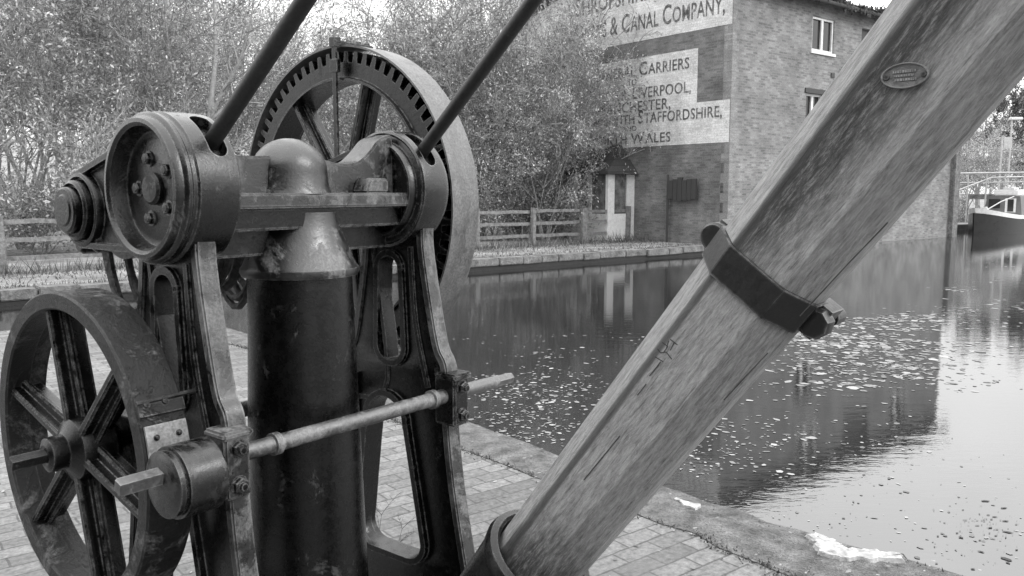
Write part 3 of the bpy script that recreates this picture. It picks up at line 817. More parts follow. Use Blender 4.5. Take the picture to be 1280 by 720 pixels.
for args in ((980,1175,394,445,40,26,(.024,.06)),(1000,1178,425,484,30,24,(.020,.05)),(850,1120,480,555,14,9,(.014,.034)),(850,1000,535,592,20,20,(.010,.026)),
        (1190,1280,330,440,14,12,(.02,.05)),(1000,1280,590,680,16,10,(.006,.016)),(590,720,465,560,40,26,(.010,.030)),(600,860,420,480,12,14,(.012,.03)),(585,700,430,470,3,9,(.008,.022)),(880,1040,612,655,5,14,(.004,.012))):
    cluster(*args)
scatter('floating_leaves', M_FLOAT, items, 'pale fallen leaves floating in drifts on the canal', 'floating leaves')
items = []
for _ in range(150):
    u, v = random.gauss(1232,24), random.gauss(658,14)
    if random.random() < .3: u, v = random.uniform(1160,1280), random.uniform(632,715)
    x, y = ground_at(u, v, WL)
    if not in_water(x, y): continue
    a = .0045*math.exp(random.gauss(0,.7)); a = min(a, .03)
    items.append((x, y, WL+.003, a, a*random.uniform(.2,.7), random.gauss(0,.6), 0))
scatter('floating_twigs', M_TWIG, items, 'dark bits of twig and leaf floating near the quay', 'twigs')
items = []
for _ in range(420):
    i = random.randrange(len(ins)); p, q = ins[i]; t = abs(random.gauss(0,.5)) if random.random() < .5 else random.uniform(.9,1.1)
    c = p.lerp(q, t); a = random.uniform(.004,.012)
    if t < .05: continue
    items.append((c.x, c.y, .027 if t < 1 else .008, a, a*.7, random.uniform(0,6.28), random.uniform(-.25,.25)))
for _ in range(260):
    x, y = ground_at(random.uniform(0,1280), random.uniform(430,760)); 
    if in_water(x, y): continue
    a = random.uniform(.004,.014); items.append((x, y, .007, a, a*.7, random.uniform(0,6.28), random.uniform(-.2,.2)))
scatter('fallen_leaves', M_FLOAT, items, 'small pale leaves lying on the quay', 'fallen leaves')
# moss and dirt in the joint between concrete and bricks
V, Fc = [], []
for _ in range(5200):
    i = random.randrange(len(ins)-1); t_ = random.random(); p = ins[i][0].lerp(ins[i+1][0], t_); q = ins[i][1].lerp(ins[i+1][1], t_)
    if math.sin(i*.9)+math.sin(i*.37) < random.uniform(-1.8,1.2): continue
    c = p.lerp(q, random.gauss(1.0,.05) if random.random() < .6 else random.uniform(.02,1.2)); h = random.uniform(.004,.022); a = random.uniform(0,6.28); wv = Vector((math.cos(a), math.sin(a)))*random.uniform(.003,.007)
    k = len(V); V += [(c.x-wv.x, c.y-wv.y, .003), (c.x+wv.x, c.y+wv.y, .003), (c.x+random.gauss(0,.008), c.y+random.gauss(0,.008), h)]; Fc.append((k,k+1,k+2))
me = bpy.data.meshes.new('joint_moss'); me.from_pydata(V, [], Fc)
tag(link('joint_moss', me, M_LEAFD), 'dark moss growing in the joint beside the concrete edge', 'moss', kind='stuff')
# pale patches lying on the concrete edge
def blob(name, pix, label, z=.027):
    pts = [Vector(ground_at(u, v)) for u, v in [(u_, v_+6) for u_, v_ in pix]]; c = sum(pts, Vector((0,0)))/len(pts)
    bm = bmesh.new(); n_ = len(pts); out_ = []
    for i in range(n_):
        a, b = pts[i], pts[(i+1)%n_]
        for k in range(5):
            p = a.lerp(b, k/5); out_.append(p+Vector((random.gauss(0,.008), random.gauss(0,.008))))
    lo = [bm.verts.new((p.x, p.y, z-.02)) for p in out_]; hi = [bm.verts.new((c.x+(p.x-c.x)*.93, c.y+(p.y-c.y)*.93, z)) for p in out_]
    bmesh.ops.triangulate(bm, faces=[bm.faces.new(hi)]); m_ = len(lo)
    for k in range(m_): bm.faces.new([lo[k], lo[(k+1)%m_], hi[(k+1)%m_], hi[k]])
    return tag(done(name, bm, M_PATCH, smooth=60), label, 'foam patch')
blob('pale_patch', [(1008,668),(1020,666),(1042,676),(1062,685),(1095,689),(1133,694),(1130,700),(1085,699),(1050,698),(1028,693),(1018,684)], 'large white patch on the concrete edge')
blob('pale_patch', [(842,622),(856,626),(876,631),(872,637),(856,632)], 'small white streak on the concrete beside the jib')

# ------------------------------------------------------------------ WAREHOUSE
BW, BL, EAVE, PKT = 11.0, 14.6, 7.72, R(17)
PEAK = EAVE+BW/2*math.tan(PKT)
wh = empty('canal_warehouse', (CORNER.x, CORNER.y, 0), R(38.46)); wh.location.z = .085; wh.scale = (K, K, K); tag(wh, 'brick canal warehouse with white painted lettering on its gable', 'warehouse')
def wall_with_holes(name, outline, holes, to3, thick, mat):
    me = curve_plate([outline]+holes, thick); bm = bmesh.new(); add_mesh(bm, me, to3); return done(name, bm, mat, wh, smooth=0)
rect = lambda x0, x1, z0, z1: [(x0,z0),(x1,z0),(x1,z1),(x0,z1)]
W1 = rect(4.15, 5.45, 6.12, 7.22); W2 = rect(7.2, 9.0, 6.0, 7.2); W3 = rect(3.95, 5.0, 3.55, 4.75); W4 = rect(10.6, 11.8, 5.9, 7.0)
TOX = Matrix(((1,0,0,0),(0,0,1,.15),(0,1,0,0),(0,0,0,1)))
wall_with_holes('canal_wall_front', rect(0, BL, -1, EAVE), [W1, W2, W3, W4], TOX, .3, M_LONG).name = 'wall'
TOY = Matrix(((0,0,1,.15),(1,0,0,0),(0,1,0,0),(0,0,0,1)))
gab = [(.3,-.5),(BW,-.5),(BW,EAVE),(BW/2,PEAK),(.3,EAVE+.3*math.tan(PKT))]
gm = wall_with_holes('wall', gab, [], TOY, .3, M_GABLE)
bm = bmesh.new(); box(bm, BL-.3, BL, .3, BW, -1, EAVE); box(bm, .3, BL-.3, BW-.3, BW, -.5, EAVE); done('wall', bm, M_GABLE, wh, smooth=0)
# corner quoins, slightly proud and paler
bm = bmesh.new(); z = 0.0; k = 0
while z < EAVE-.35:
    a = .30 if k % 2 else .18; box(bm, -.006, a, -.006, .48-a, z, z+.29); z += .30; k += 1
done('corner_quoin', bm, brick_mat('quoin_brick', .17, .26, .2, (0,2), bw=.225, bh=.075), wh, smooth=0)
bm = bmesh.new()
box(bm, BL-.02, BL+.5, -.18, .5, -.6, 3.0); box(bm, BL+.04, BL+.4, -.1, .5, 3.0, 3.3)
done('buttress', bm, simple('buttress_stone', .08, .2, 5, (.8,.9), .9, .04, fine=20), wh, bevel=.03)
# roof
for s in (0, 1):
    bm = bmesh.new(); L_ = (BW/2+.35)/math.cos(PKT)
    Mr = Matrix.Translation((0, BW/2, PEAK+.02)) @ (Matrix.Identity(4) if s else Matrix.Rotation(math.pi,4,'Z') @ Matrix.Translation((-BL,0,0))) @ Matrix.Rotation(-PKT,4,'X')
    box(bm, -.25, BL+.25, 0.0, L_, 0, .12)
    done('roof', bm, M_SLATE, wh, Mr, smooth=0)
# ragged mossy eave and gutter
bm = bmesh.new()
tube(bm, [(-.2,-.36,EAVE-.10),(BL+.2,-.36,EAVE-.10)], .075, 10)
V = []
for k in range(3200):
    x = random.uniform(-.2, BL+.2); r_ = abs(random.gauss(.03,.02))+.012; zc = EAVE-.02+random.gauss(0,.05)
    dz = .10*math.sin(x*1.7)+.06*math.sin(x*4.1)
    vs0 = [bm.verts.new((x+random.gauss(0,r_), -.38+random.gauss(0,r_*.7), zc+dz*.6+random.gauss(0,r_))) for _ in range(4)]
    for q in ((0,1,2),(0,2,3),(0,3,1),(1,3,2)): bm.faces.new([vs0[i] for i in q])
done('gutter', bm, M_MOSS, wh, smooth=0)
# windows
def window(r, depth, panes=2, mat=M_WPAINT, bar=.07, curtain=True):
    (x0,z0),(x1,_),(_,z1) = r[0], r[1], r[2]
    fr = bmesh.new()
    for a in (x0+.005, x1-bar-.005): box(fr, a, a+bar, depth, depth+.06, z0+.005, z1-.005)
    for c in (z0+.005, z1-bar-.005): box(fr, x0+bar+.006, x1-bar-.006, depth+.002, depth+.058, c, c+bar)
    for k in range(1, panes):
        xm = x0+(x1-x0)*k/panes; box(fr, xm-.06, xm+.06, depth+.003, depth+.057, z0+bar+.006, z1-bar-.006)
    f = done('window', fr, mat, wh, smooth=0)
    p = bmesh.new(); box(p, x0, x1, depth+.07, depth+.085, z0, z1); done('pane', p, M_DGLASS, f, smooth=0)
    s_ = bmesh.new(); box(s_, x0-.08, x1+.08, -.05, depth, z0-.09, z0-.002); done('sill', s_, M_WPAINT if mat is M_WPAINT else M_STONE, f, smooth=0)
    return f
window(W1, .04, 2); window(W3, .10, 2); window(W4, .10, 2)
bm = bmesh.new(); box(bm, 3.85, 5.1, -.04, .1, 4.752, 4.90); done('lintel', bm, M_BOARD, wh, smooth=0)
bm = bmesh.new()
for k in range(8): box(bm, 7.2+k*.225+.003, 7.2+(k+1)*.225-.003, .12, .15, 6.0, 7.2)
done('loading_door', bm, M_BOARD, wh, smooth=0)
bm = bmesh.new(); box(bm, 5.35, 5.55, -.03, .01, 5.35, 5.5); done('vent', bm, M_BOARD, wh, smooth=0)
# iron tie plates / drain stain pipe on the canal wall

# --- painted lettering
def text_mesh(segs, weight=.018, xs=1.0):
    """segs: [(string, cap height)], returns (verts, faces, width); flat letters in x,y"""
    V, Fc, x = [], [], 0.0
    for st, hgt in segs:
        cu = bpy.data.curves.new('t', 'FONT'); cu.body = st; cu.size = hgt/.70; cu.offset = weight*hgt; cu.extrude = .004; cu.resolution_u = 3; cu.space_character = 1.06
        o = bpy.data.objects.new('t', cu); COL.objects.link(o); dg = bpy.context.evaluated_depsgraph_get()
        me = bpy.data.meshes.new_from_object(o.evaluated_get(dg)); bpy.data.objects.remove(o)
        if len(me.vertices):
            xs_ = [v.co.x for v in me.vertices]; x0 = min(xs_); k = len(V)
            V += [((v.co.x-x0)*xs+x, v.co.y, v.co.z) for v in me.vertices]; Fc += [tuple(i+k for i in p.vertices) for p in me.polygons]
            x += (max(xs_)-x0)*xs+hgt*.13
        else: x += hgt*.35
        bpy.data.meshes.remove(me); bpy.data.curves.remove(cu)
    return V, Fc, x
def caps(s, big, small):
    out_ = []
    for wd in s.split(' '):
        if wd.startswith('~'): out_.append((wd[1:], small))
        else:
            out_.append((wd[0], big))
            if len(wd) > 1: out_.append((wd[1:], small))
        out_.append((' ', big))
    return out_[:-1]
def write(lines, px):
    V, Fc = [], []
    for segs, s_r, s_l, zb in lines:
        v, f, wd = text_mesh(segs); k = len(V); sc = (s_l-s_r)/wd
        # text runs away from the corner: its right end sits at s_r
        V += [(px-.004-p[2], s_r+(wd-p[0])*sc, zb+p[1]) for p in v]; Fc += [tuple(i+k for i in q) for q in f]
    me = bpy.data.meshes.new('lettering'); me.from_pydata(V, [], Fc); me.update(); return me
zr = lambda s: EAVE+(s if s < BW/2 else BW-s)*math.tan(PKT)
def panel(pts):
    bm = bmesh.new(); a = [bm.verts.new((-.008, y, z)) for y, z in pts]; b = [bm.verts.new((.01, y, z)) for y, z in pts]
    bm.faces.new(a); bm.faces.new(b[::-1])
    for k in range(len(a)): bm.faces.new([a[k], b[k], b[(k+1)%len(a)], a[(k+1)%len(a)]])
    return done('painted_sign', bm, M_SIGN, wh, smooth=0)
top = panel([(.03,6.47),(10.6,6.47),(10.6,zr(10.6)-.12),(5.5,PEAK-.3),(.03,zr(.03)-.14)])
low = panel([(.03,3.02),(10.4,3.02),(10.4,5.93),(1.28,5.93),(1.28,4.28),(.03,4.28)])
def sx_of(u):   # distance from the corner along the gable of photo column u
    t = (u-640)/1047.0
    return (CORNER0.x-t*CORNER0.y)/(.622+t*.783)
me = write([(caps('RAILWAYS & CANAL COMPANY,', .60, .48), sx_of(904), sx_of(904)+(sx_of(783)*1.0+4.6-sx_of(904))*.846, 6.84),
            (caps('SHROPSHIRE UNION', .62, .50), .95, 6.85, 7.74)], -.008)
link('lettering', me, M_LETTER, top)
me = write([(caps('GENERAL CARRIERS', .43, .34), sx_of(862), 5.9, 5.36),
            ([('TO', .22)], sx_of(797), sx_of(785), 5.06),
            (caps('CHESTER, LIVERPOOL,', .43, .34), sx_of(865), 6.2, 4.62),
            (caps('MANCHESTER,', .40, .34), sx_of(840), 5.65, 4.19),
            (caps('NORTH & SOUTH STAFFORDSHIRE,', .42, .33), sx_of(904), 7.6, 3.79),
            ([('AND', .17)], sx_of(798), sx_of(779), 3.56),
            (caps('NORTH WALES', .36, .31), sx_of(841), sx_of(740), 3.14)], -.008)
link('lettering', me, M_LETTER, low)

# --- porch on the gable
p0, p1 = sx_of(797), sx_of(757)+.35
pch = empty('porch', (0,0,0), 0, wh); 
PD = 1.25
bm = bmesh.new(); box(bm, -PD, -.001, p0+.05, p0+.17, -.2, .8); box(bm, -PD, -PD+.12, p0+.17, p1-.17, -.2, .8); box(bm, -PD, -.001, p1-.17, p1-.05, -.2, 2.1)
done('porch_wall', bm, M_WPAINT, pch, smooth=0)
for (xa, xb, ya, yb) in ((-PD,-PD+.3,p0+.05,p0+.17),(-.36,-.001,p0+.05,p0+.17),(-PD,-PD+.12,(p0+p1)/2-.08,(p0+p1)/2+.08),(-PD,-PD+.12,p1-.3,p1-.175)):
    bm = bmesh.new(); box(bm, xa, xb, ya, yb, .802, 2.1); done('porch_post', bm, M_WPAINT, pch, smooth=0)
M_PG = simple('porch_glass', .05, .2, 4, (.1,.2), 0)
bm = bmesh.new(); box(bm, -PD+.302, -.362, p0+.10, p0+.115, .802, 2.1); done('porch_glass', bm, M_PG, pch, smooth=0)
bm = bmesh.new(); box(bm, -PD+.05, -PD+.065, p0+.172, p1-.177, .802, 2.1); done('porch_glass', bm, M_PG, pch, smooth=0)
bm = bmesh.new(); e0, e1 = p0-.15, p1+.15
v_ = [bm.verts.new(q) for q in ((-PD-.2,e0,2.1),(-PD-.2,e1,2.1),(-.012,e1,2.1),(-.012,e0,2.1),(-.012,e1-.95,3.15),(-.012,e0+.85,3.15),(-PD-.2,e0,2.17),(-PD-.2,e1,2.17))]
bm.faces.new([v_[0],v_[1],v_[7],v_[6]]); bm.faces.new([v_[6],v_[7],v_[4],v_[5]]); bm.faces.new([v_[1],v_[2],v_[4],v_[7]]); bm.faces.new([v_[3],v_[0],v_[6],v_[5]]); bm.faces.new([v_[3],v_[2],v_[1],v_[0]]); bm.faces.new([v_[2],v_[3],v_[5],v_[4]])
done('porch_roof', bm, M_DSLATE, pch, smooth=0)

# --- dark slatted board on a pole, and a small bollard
yb0, yb1 = sx_of(876), sx_of(843)
Mw = Matrix.Translation((CORNER.x, CORNER.y, 0)) @ Matrix.Rotation(R(38.46),4,'Z') @ Matrix.Diagonal((K,K,1,1))
def wpt(x, y, z): return Mw @ Vector((x, y, z))
nb = empty('notice_board', wpt(-.16, yb1+.05, 0), R(38.46)); tag(nb, 'dark slatted notice board on a thin pole before the gable', 'notice board')
bm = bmesh.new(); tube(bm, [(0,0,-.05),(0,0,2.05)], .035, 10); done('pole', bm, M_BOARD, nb)
bm = bmesh.new()
for k in range(6):
    a = -.05-(k)*(yb1-yb0)/6; box(bm, -.05, .02, a-(yb1-yb0)/6+.012, a, 1.30+random.uniform(-.05,.05), 1.93+random.uniform(-.06,.03))
box(bm, .02, .05, -(yb1-yb0), -.05, 1.3, 1.36); box(bm, .02, .05, -(yb1-yb0), -.05, 1.8, 1.86)
done('board', bm, M_BOARD, nb, smooth=0)
bx_, by_ = ground_at(872, 299); bm = bmesh.new()
lathe(bm, [(0,-.02),(.09,-.02),(.075,.05),(.06,.2),(.085,.24),(.085,.30),(.05,.34),(0,.345)], Matrix.Translation((bx_, by_, 0)), 20)
tag(done('mooring_bollard', bm, M_WPAINT), 'small white mooring bollard on the towpath near the gable', 'bollard')

# added dark brick shed, out of view, for the iron to reflect
shed = empty('unseen_shed', (-7.5, -5.0, 0), R(-6)); tag(shed, 'added unseen dark brick shed for the crane iron to reflect', 'shed')
M_SHED = brick_mat('shed_brick', .035, .06, .05, (0,2))
bm = bmesh.new(); box(bm, -11, 9.5, -7, 0, -.05, 6.2); done('wall', bm, M_SHED, shed, smooth=0)
bm = bmesh.new(); prism(bm, [(-7.4,6.205),(.4,6.205),(-3.5,8.6)], -11.4, 9.9)
for v in bm.verts: v.co = Vector((v.co.y, v.co.x, v.co.z))
done('roof', bm, M_DSLATE, shed, smooth=0)
for xx in (-6.5, 3.5):
    bm = bmesh.new(); box(bm, xx, xx+2.6, .003, .06, 0, 2.8); done('door', bm, M_BOARD, shed, smooth=0)
# ------------------------------------------------------------------ FENCE
FO = 3.6
fence = empty('rail_fence', (CORNER.x+GV.x*FO, CORNER.y+GV.y*FO, 0), R(38.46)); tag(fence, 'weathered three-rail wooden fence along the far towpath', 'fence')
def frail(name, x0, x1, zz, hh, dy):
    bm = bmesh.new(); n_ = max(2, int((x1-x0)/.6)); prev = None
    for k in range(n_+1):
        x = x0+(x1-x0)*k/n_; z = zz+random.gauss(0,.008); ring = [bm.verts.new((x, dy+a, z+b)) for a, b in ((-.025,0),(.025,0),(.025,hh),(-.025,hh))]
        if prev:
            for i in range(4): bm.faces.new([prev[i], prev[(i+1)%4], ring[(i+1)%4], ring[i]])
        else: bm.faces.new(ring)
        prev = ring
    bm.faces.new(prev); return done(name, bm, M_FENCE, fence, smooth=0)
s = -.32; ps = []
while s > -30:
    tall = random.uniform(-.02,.06)
    bm = bmesh.new(); lean = random.gauss(0,.02); w2 = random.choice((.06,.075,.10))
    Ms = Matrix.Translation((s, 0, 0)) @ Matrix.Rotation(lean,4,'Y')
    box(bm, -w2, w2, -.06, .06, -.05, 1.04+tall, Ms); done('post', bm, M_FENCE, fence, bevel=.008); ps.append(s); s -= random.uniform(1.75,2.05)
for i in range(0, len(ps)-1):
    for zz in (.22, .58, .92): frail('rail', ps[i+1]+.0, ps[i]-.0, zz+random.gauss(0,.012), .09, .088)

# ------------------------------------------------------------------ TREES
def tree_data(name, height, stems, spread, leaves, leaf, seed, twigs=1.0, droop=0.0, trunk_r=.07, bare=.25, depth=3):
    rg = random.Random(seed); tb = bmesh.new(); tips = []
    def grow(p, d, length, rad, lvl):
        n_ = 5 if lvl < 2 else 4; pts = [p.copy()]; rads = [rad]
        for k in range(n_):
            d = (d+Vector((rg.gauss(0,.10+.05*lvl), rg.gauss(0,.10+.05*lvl), rg.gauss(.05,.06)-droop*lvl*.12))).normalized()
            p = p+d*length/n_; pts.append(p.copy()); rads.append(max(rad*(1-.75*(k+1)/n_), min(.018 if lvl < 2 else .011 if lvl < 3 else .007, trunk_r*.3)))
            f = (k+1)/n_
            if lvl < depth and (lvl > 0 or f > bare):
                for _ in range(rg.choice((1,2,2) if lvl < 2 else (1,1,2))):
                    a = rg.uniform(0,6.28); u_, v_2 = frame_of(d); sd = u_*math.cos(a)+v_2*math.sin(a)
                    nd = (d*rg.uniform(.45,.9)+sd*rg.uniform(.5,.85)).normalized()
                    grow(p, nd, length*rg.uniform(.32,.55)*(1.15-.4*f), rads[-1]*.62+.002, lvl+1)
            if lvl >= 1: tips.append((p.copy(), d.copy(), lvl))
        tube(tb, pts, rads, 7 if lvl == 0 else (5 if lvl == 1 else 3), cap=False)
    for s_ in range(stems):
        a = 2*math.pi*s_/max(stems,1)+rg.uniform(-.5,.5); tl = rg.uniform(.3,1.0)*spread if stems > 1 else rg.uniform(0,.12)
        d = Vector((math.cos(a)*tl, math.sin(a)*tl, 1)).normalized()
        grow(Vector((math.cos(a)*.12*(stems > 1), math.sin(a)*.12*(stems > 1), -.1)), d, height*rg.uniform(.75,1.0), trunk_r*rg.uniform(.7,1.1), 0)
    me_t = bpy.data.meshes.new(name+'_trunk'); 
    for f in tb.faces: f.smooth = True
    tb.to_mesh(me_t); tb.free()
    r2 = np.random.default_rng(seed); T = np.array([t[0][:] for t in tips]); lv = np.array([t[2] for t in tips], float)
    idx = r2.choice(len(T), leaves, p=lv/lv.sum()); c = T[idx]+r2.normal(0, .13, (leaves,3))*np.array([1,1,.8])
    # dense clumps: thin out some tips
    keep = np.sin(c[:,0]*2.1+seed)+np.sin(c[:,1]*2.4)+np.sin(c[:,2]*1.9) > -1.0+r2.random(leaves)*.9
    c = c[keep]; n_ = len(c); sz = leaf*r2.uniform(.55,1.35,(n_,1))
    a = r2.normal(size=(n_,3)); a[:,2] -= droop; a /= np.linalg.norm(a,axis=1,keepdims=True)
    b = r2.normal(size=(n_,3)); b -= a*(a*b).sum(1,keepdims=True); b /= np.linalg.norm(b,axis=1,keepdims=True)
    V = np.stack([c-a*sz, c-b*sz*.42, c+a*sz, c+b*sz*.42],1).reshape(-1,3)
    me = bpy.data.meshes.new(name+'_crown'); me.vertices.add(4*n_); me.vertices.foreach_set('co', V.ravel())
    me.loops.add(4*n_); me.loops.foreach_set('vertex_index', np.arange(4*n_)); me.polygons.add(n_)
    me.polygons.foreach_set('loop_start', np.arange(n_)*4); me.update(calc_edges=True); me.validate()
    return me_t, me
KINDS = [tree_data('willow', 8.5, 7, .42, 12000, .06, 11, trunk_r=.07),
         tree_data('willow', 10.0, 5, .30, 12500, .06, 12, trunk_r=.08),
         tree_data('willow', 7.5, 8, .55, 12000, .058, 13, droop=.4, trunk_r=.05),
         tree_data('birch', 11.5, 1, 0, 10000, .06, 14, trunk_r=.12, bare=.2)]
BUSH = [tree_data('bush', 2.6, 9, .8, 7000, .042, 21, trunk_r=.025, bare=.05, depth=2), tree_data('bush', 1.9, 11, 1.0, 6000, .04, 22, trunk_r=.02, bare=.05, depth=2)]
DARK = tree_data('ivy_tree', 10.5, 2, .25, 13000, .13, 31, trunk_r=.14, bare=.12)
def plant_tree(name, kind, x, y, sc, rz, label, cat, group, lm=M_LEAF, bmt=M_BARK):
    r = empty(name, (x, y, 0), rz); r.scale = (sc, sc, sc*random.uniform(.95,1.1)); tag(r, label, cat, group)
    for nm, me, mt in (('trunk', kind[0], bmt), ('crown', kind[1], lm)):
        if mt.name not in [m.name for m in me.materials if m]:
            if len(me.materials): me = me.copy(); me.materials.clear()
            me.materials.append(mt)
        o = bpy.data.objects.new(nm, me); COL.objects.link(o); o.parent = r
    return r
ORD = ['leftmost','second','third','fourth','fifth','sixth','seventh','eighth','ninth','tenth','eleventh','twelfth','thirteenth','fourteenth','fifteenth','sixteenth','seventeenth','eighteenth','nineteenth','twentieth']
def at_depth(u, D): return ((u-640)/1047.0*D, D)
front = [(-70,21,0,.95),(25,22.5,2,1.0),(118,23,1,.92),(205,24,0,1.0),(268,23.5,3,.85),(345,27,2,.8),(470,30,2,.95),(545,29,1,.85),(598,28,0,.9),(640,27.5,2,.9),(672,27,0,.74),(682,26.2,2,.60),(704,27.8,1,.66)]
look = ['many-stemmed leafy willow','tall thin-stemmed willow','drooping bushy willow','pale single-trunked birch']
for i, (u, D, k, sc) in enumerate(front):
    x, y = at_depth(u, D)
    plant_tree('birch_tree' if k == 3 else 'willow_tree', KINDS[k], x, y, sc, random.uniform(0,6.28), f'{look[k]} behind the fence, '+(f'{ORD[i]} from the left in the front row' if i else 'leftmost in the front row'), 'tree', 'trees behind the towpath fence', M_LEAF, M_BARKP if k == 3 else M_BARK)
back = [(15,36,2,1.35),(115,38,1,1.3),(200,40,2,1.4),(285,43,0,1.3),(375,47,2,1.15),(440,50,2,.95),(505,46,2,1.2),(590,45,2,1.3),(670,46,0,1.25),(755,44,2,1.2),(-40,31,1,1.15),(70,33,0,1.25),(160,34,3,1.1),(235,35,1,1.1),(320,38,0,.95),(555,42,3,.95),(640,40,1,1.05),(715,42,0,1.1)]
back.sort()
for i, (u, D, k, sc) in enumerate(back):
    x, y = at_depth(u, D)
    plant_tree('birch_tree' if k == 3 else 'willow_tree', KINDS[k], x, y, sc, random.uniform(0,6.28), f'{look[k]} deeper in the wood, '+(f'{ORD[i]} from the left in the back row' if i else 'leftmost in the back row'), 'tree', 'trees of the back row', M_LEAF, M_BARKP if k == 3 else M_BARK)
bush = [(-30,19.5,0),(45,20.5,1),(130,20.5,0),(215,22,0),(300,23,1),(400,25,0),(480,26,1),(560,26.5,0),(612,26.5,1),(655,26.6,0),(694,27.0,1)]
for i, (u, D, k) in enumerate(bush):
    x, y = at_depth(u, D)
    plant_tree('bush', BUSH[k], x, y, random.uniform(.9,1.25), random.uniform(0,6.28), ('tall' if k == 0 else 'low spreading')+' leafy bush just behind the fence, '+(f'{ORD[i]} from the left' if i else 'leftmost of the bushes'), 'bush', 'bushes behind the fence')
x, y = at_depth(805, 27.0); plant_tree('bush', BUSH[1], x, y, .33, 1.0, 'small weedy bush between the porch and the notice board', 'bush', 'weeds by the gable')
x, y = at_depth(822, 26.9); plant_tree('bush', BUSH[0], x, y, .26, 2.0, 'thin weedy bush at the foot of the gable beside the pole', 'bush', 'weeds by the gable')

# wooded rise behind the trees
bm = bmesh.new(); n_ = 60; rows = []
for i in range(n_+1):
    u = -700+1560*i/n_; rows.append([])
    for D, z in ((34,-.02),(42,1.0),(52,3.0),(64,5.2),(85,6.5),(120,6.5)):
        x, y = at_depth(u, D); f = min(1, max(0, (830-u)/200)); rows[-1].append(bm.verts.new((x, y, (z+.5*math.sin(i*.9+D))*f-.03 if z > 0 else -.03)))
for a, b in zip(rows, rows[1:]):
    for k in range(5): bm.faces.new([a[k], b[k], b[k+1], a[k+1]])
tag(done('hill', bm, simple('hill_turf', .12, .34, .9, (.9,.95), .8, .15, fine=6)), 'low wooded rise behind the willow trees', 'hill', kind='structure')
# long grass at the foot of the fence and along the kerb
def grass(name, pts, h, label):
    V, Fc = [], []
    for x, y, hh in pts:
        a = random.uniform(0,6.28); wv = Vector((math.cos(a), math.sin(a)))*random.uniform(.006,.014); k = len(V); l = random.gauss(0,.4)*hh, random.gauss(0,.4)*hh
        V += [(x-wv.x,y-wv.y,0),(x+wv.x,y+wv.y,0),(x+l[0],y+l[1],hh)]; Fc.append((k,k+1,k+2))
    me = bpy.data.meshes.new(name); me.from_pydata(V, [], Fc); tag(link(name, me, M_GRASS), label, 'grass', kind='stuff')
pts = []
for _ in range(20000):
    s_ = random.uniform(-26, .3); o_ = random.choice((random.gauss(3.0,.35), random.uniform(.35,3.4), random.gauss(.4,.12)))
    if s_ > -.2 and o_ < .3: continue
    x, y = bank(s_, o_); pts.append((x, y, abs(random.gauss(.07,.05))*(2.2 if o_ > 2.9 else .6)))
grass('towpath_grass', pts, .2, 'rough grass on the towpath and along the fence foot')

# dry weeds standing on the quay inside the side frame's arch
for i, (u, v, lb) in enumerate(((478,742,'tall dry branching weed seen through the crane frame arch'),(498,736,'slender dry weed in the middle of the frame arch'),(515,748,'short dry weed beside the frame leg'))):
    x, y = ground_at(u, v); bm = bmesh.new(); rr = random.Random(i+3); hgt = (.30,.24,.20)[i]
    def stalk(p, d, l, r_, lv):
        pts = [p]
        for k in range(4): d = (d+Vector((rr.gauss(0,.12), rr.gauss(0,.12), 0))).normalized(); pts.append(pts[-1]+d*l/4)
        tube(bm, pts, [r_*(1-.15*k) for k in range(5)], 5)
        if lv < 2:
            for q in pts[1:]:
                for _ in range(2): a = rr.uniform(0,6.28); stalk(q, (d+Vector((math.cos(a), math.sin(a), .1))*.9).normalized(), l*.32, r_*.6, lv+1)
    stalk(Vector((x,y,0)), Vector((0,0,1)), hgt, .0022, 0)
    tag(done('dry_weed', bm, M_DRY), lb, 'weed', 'dry weeds by the crane foot')

# ------------------------------------------------------------------ BOAT
boat = empty('narrowboat', (*bank(16.6, .2), WL*.15), R(38.46)); boat.scale = (.85,.85,.85); tag(boat, 'black hulled narrowboat with pale bow band moored past the warehouse', 'boat')
HW = 1.05
st = [(0,.03,1.06),(.35,.30,1.02),(.9,.62,.92),(1.6,.86,.80),(2.5,1.02,.70),(4,HW,.66),(9,HW,.66),(14,HW,.66),(15,.85,.72),(15.6,.4,.78)]
def hull(bm, zlo, zhi, gx=0):
    rings = []
    for x, hw, zt in st:
        z0 = WL-.3+(zt-(WL-.3))*zlo; z1 = WL-.3+(zt-(WL-.3))*zhi
        rings.append([bm.verts.new(q) for q in ((x+gx*0,-hw-gx,z0),(x-(.12 if x < 1 else 0)*zhi,-hw-gx,z1),(x-(.12 if x < 1 else 0)*zhi,hw+gx,z1),(x,hw+gx,z0))])
    for a, b in zip(rings, rings[1:]):
        for k in range(4): bm.faces.new([a[k], a[(k+1)%4], b[(k+1)%4], b[k]])
    bm.faces.new(rings[0]); bm.faces.new(rings[-1])
bm = bmesh.new(); hull(bm, 0, .84); done('hull', bm, M_HULL, boat)
bm = bmesh.new(); hull(bm, .842, 1.0, .02); done('gunwale', bm, M_WPAINT, boat)
bm = bmesh.new(); v_ = [bm.verts.new(q) for q in ((3.2,-.9,.66),(13.5,-.9,.66),(13.5,.9,.66),(3.2,.9,.66),(3.2,-.78,1.62),(13.5,-.78,1.62),(13.5,.78,1.62),(3.2,.78,1.62))]
for q in ((0,1,5,4),(1,2,6,5),(2,3,7,6),(3,0,4,7),(4,5,6,7),(3,2,1,0)): bm.faces.new([v_[i] for i in q])
cab = done('cabin', bm, M_CABIN, boat, bevel=.03)
bm = bmesh.new(); box(bm, 3.17, 3.19, -.62, -.12, .8, 1.5); f = done('cabin_door', bm, M_WPAINT, cab, smooth=0)
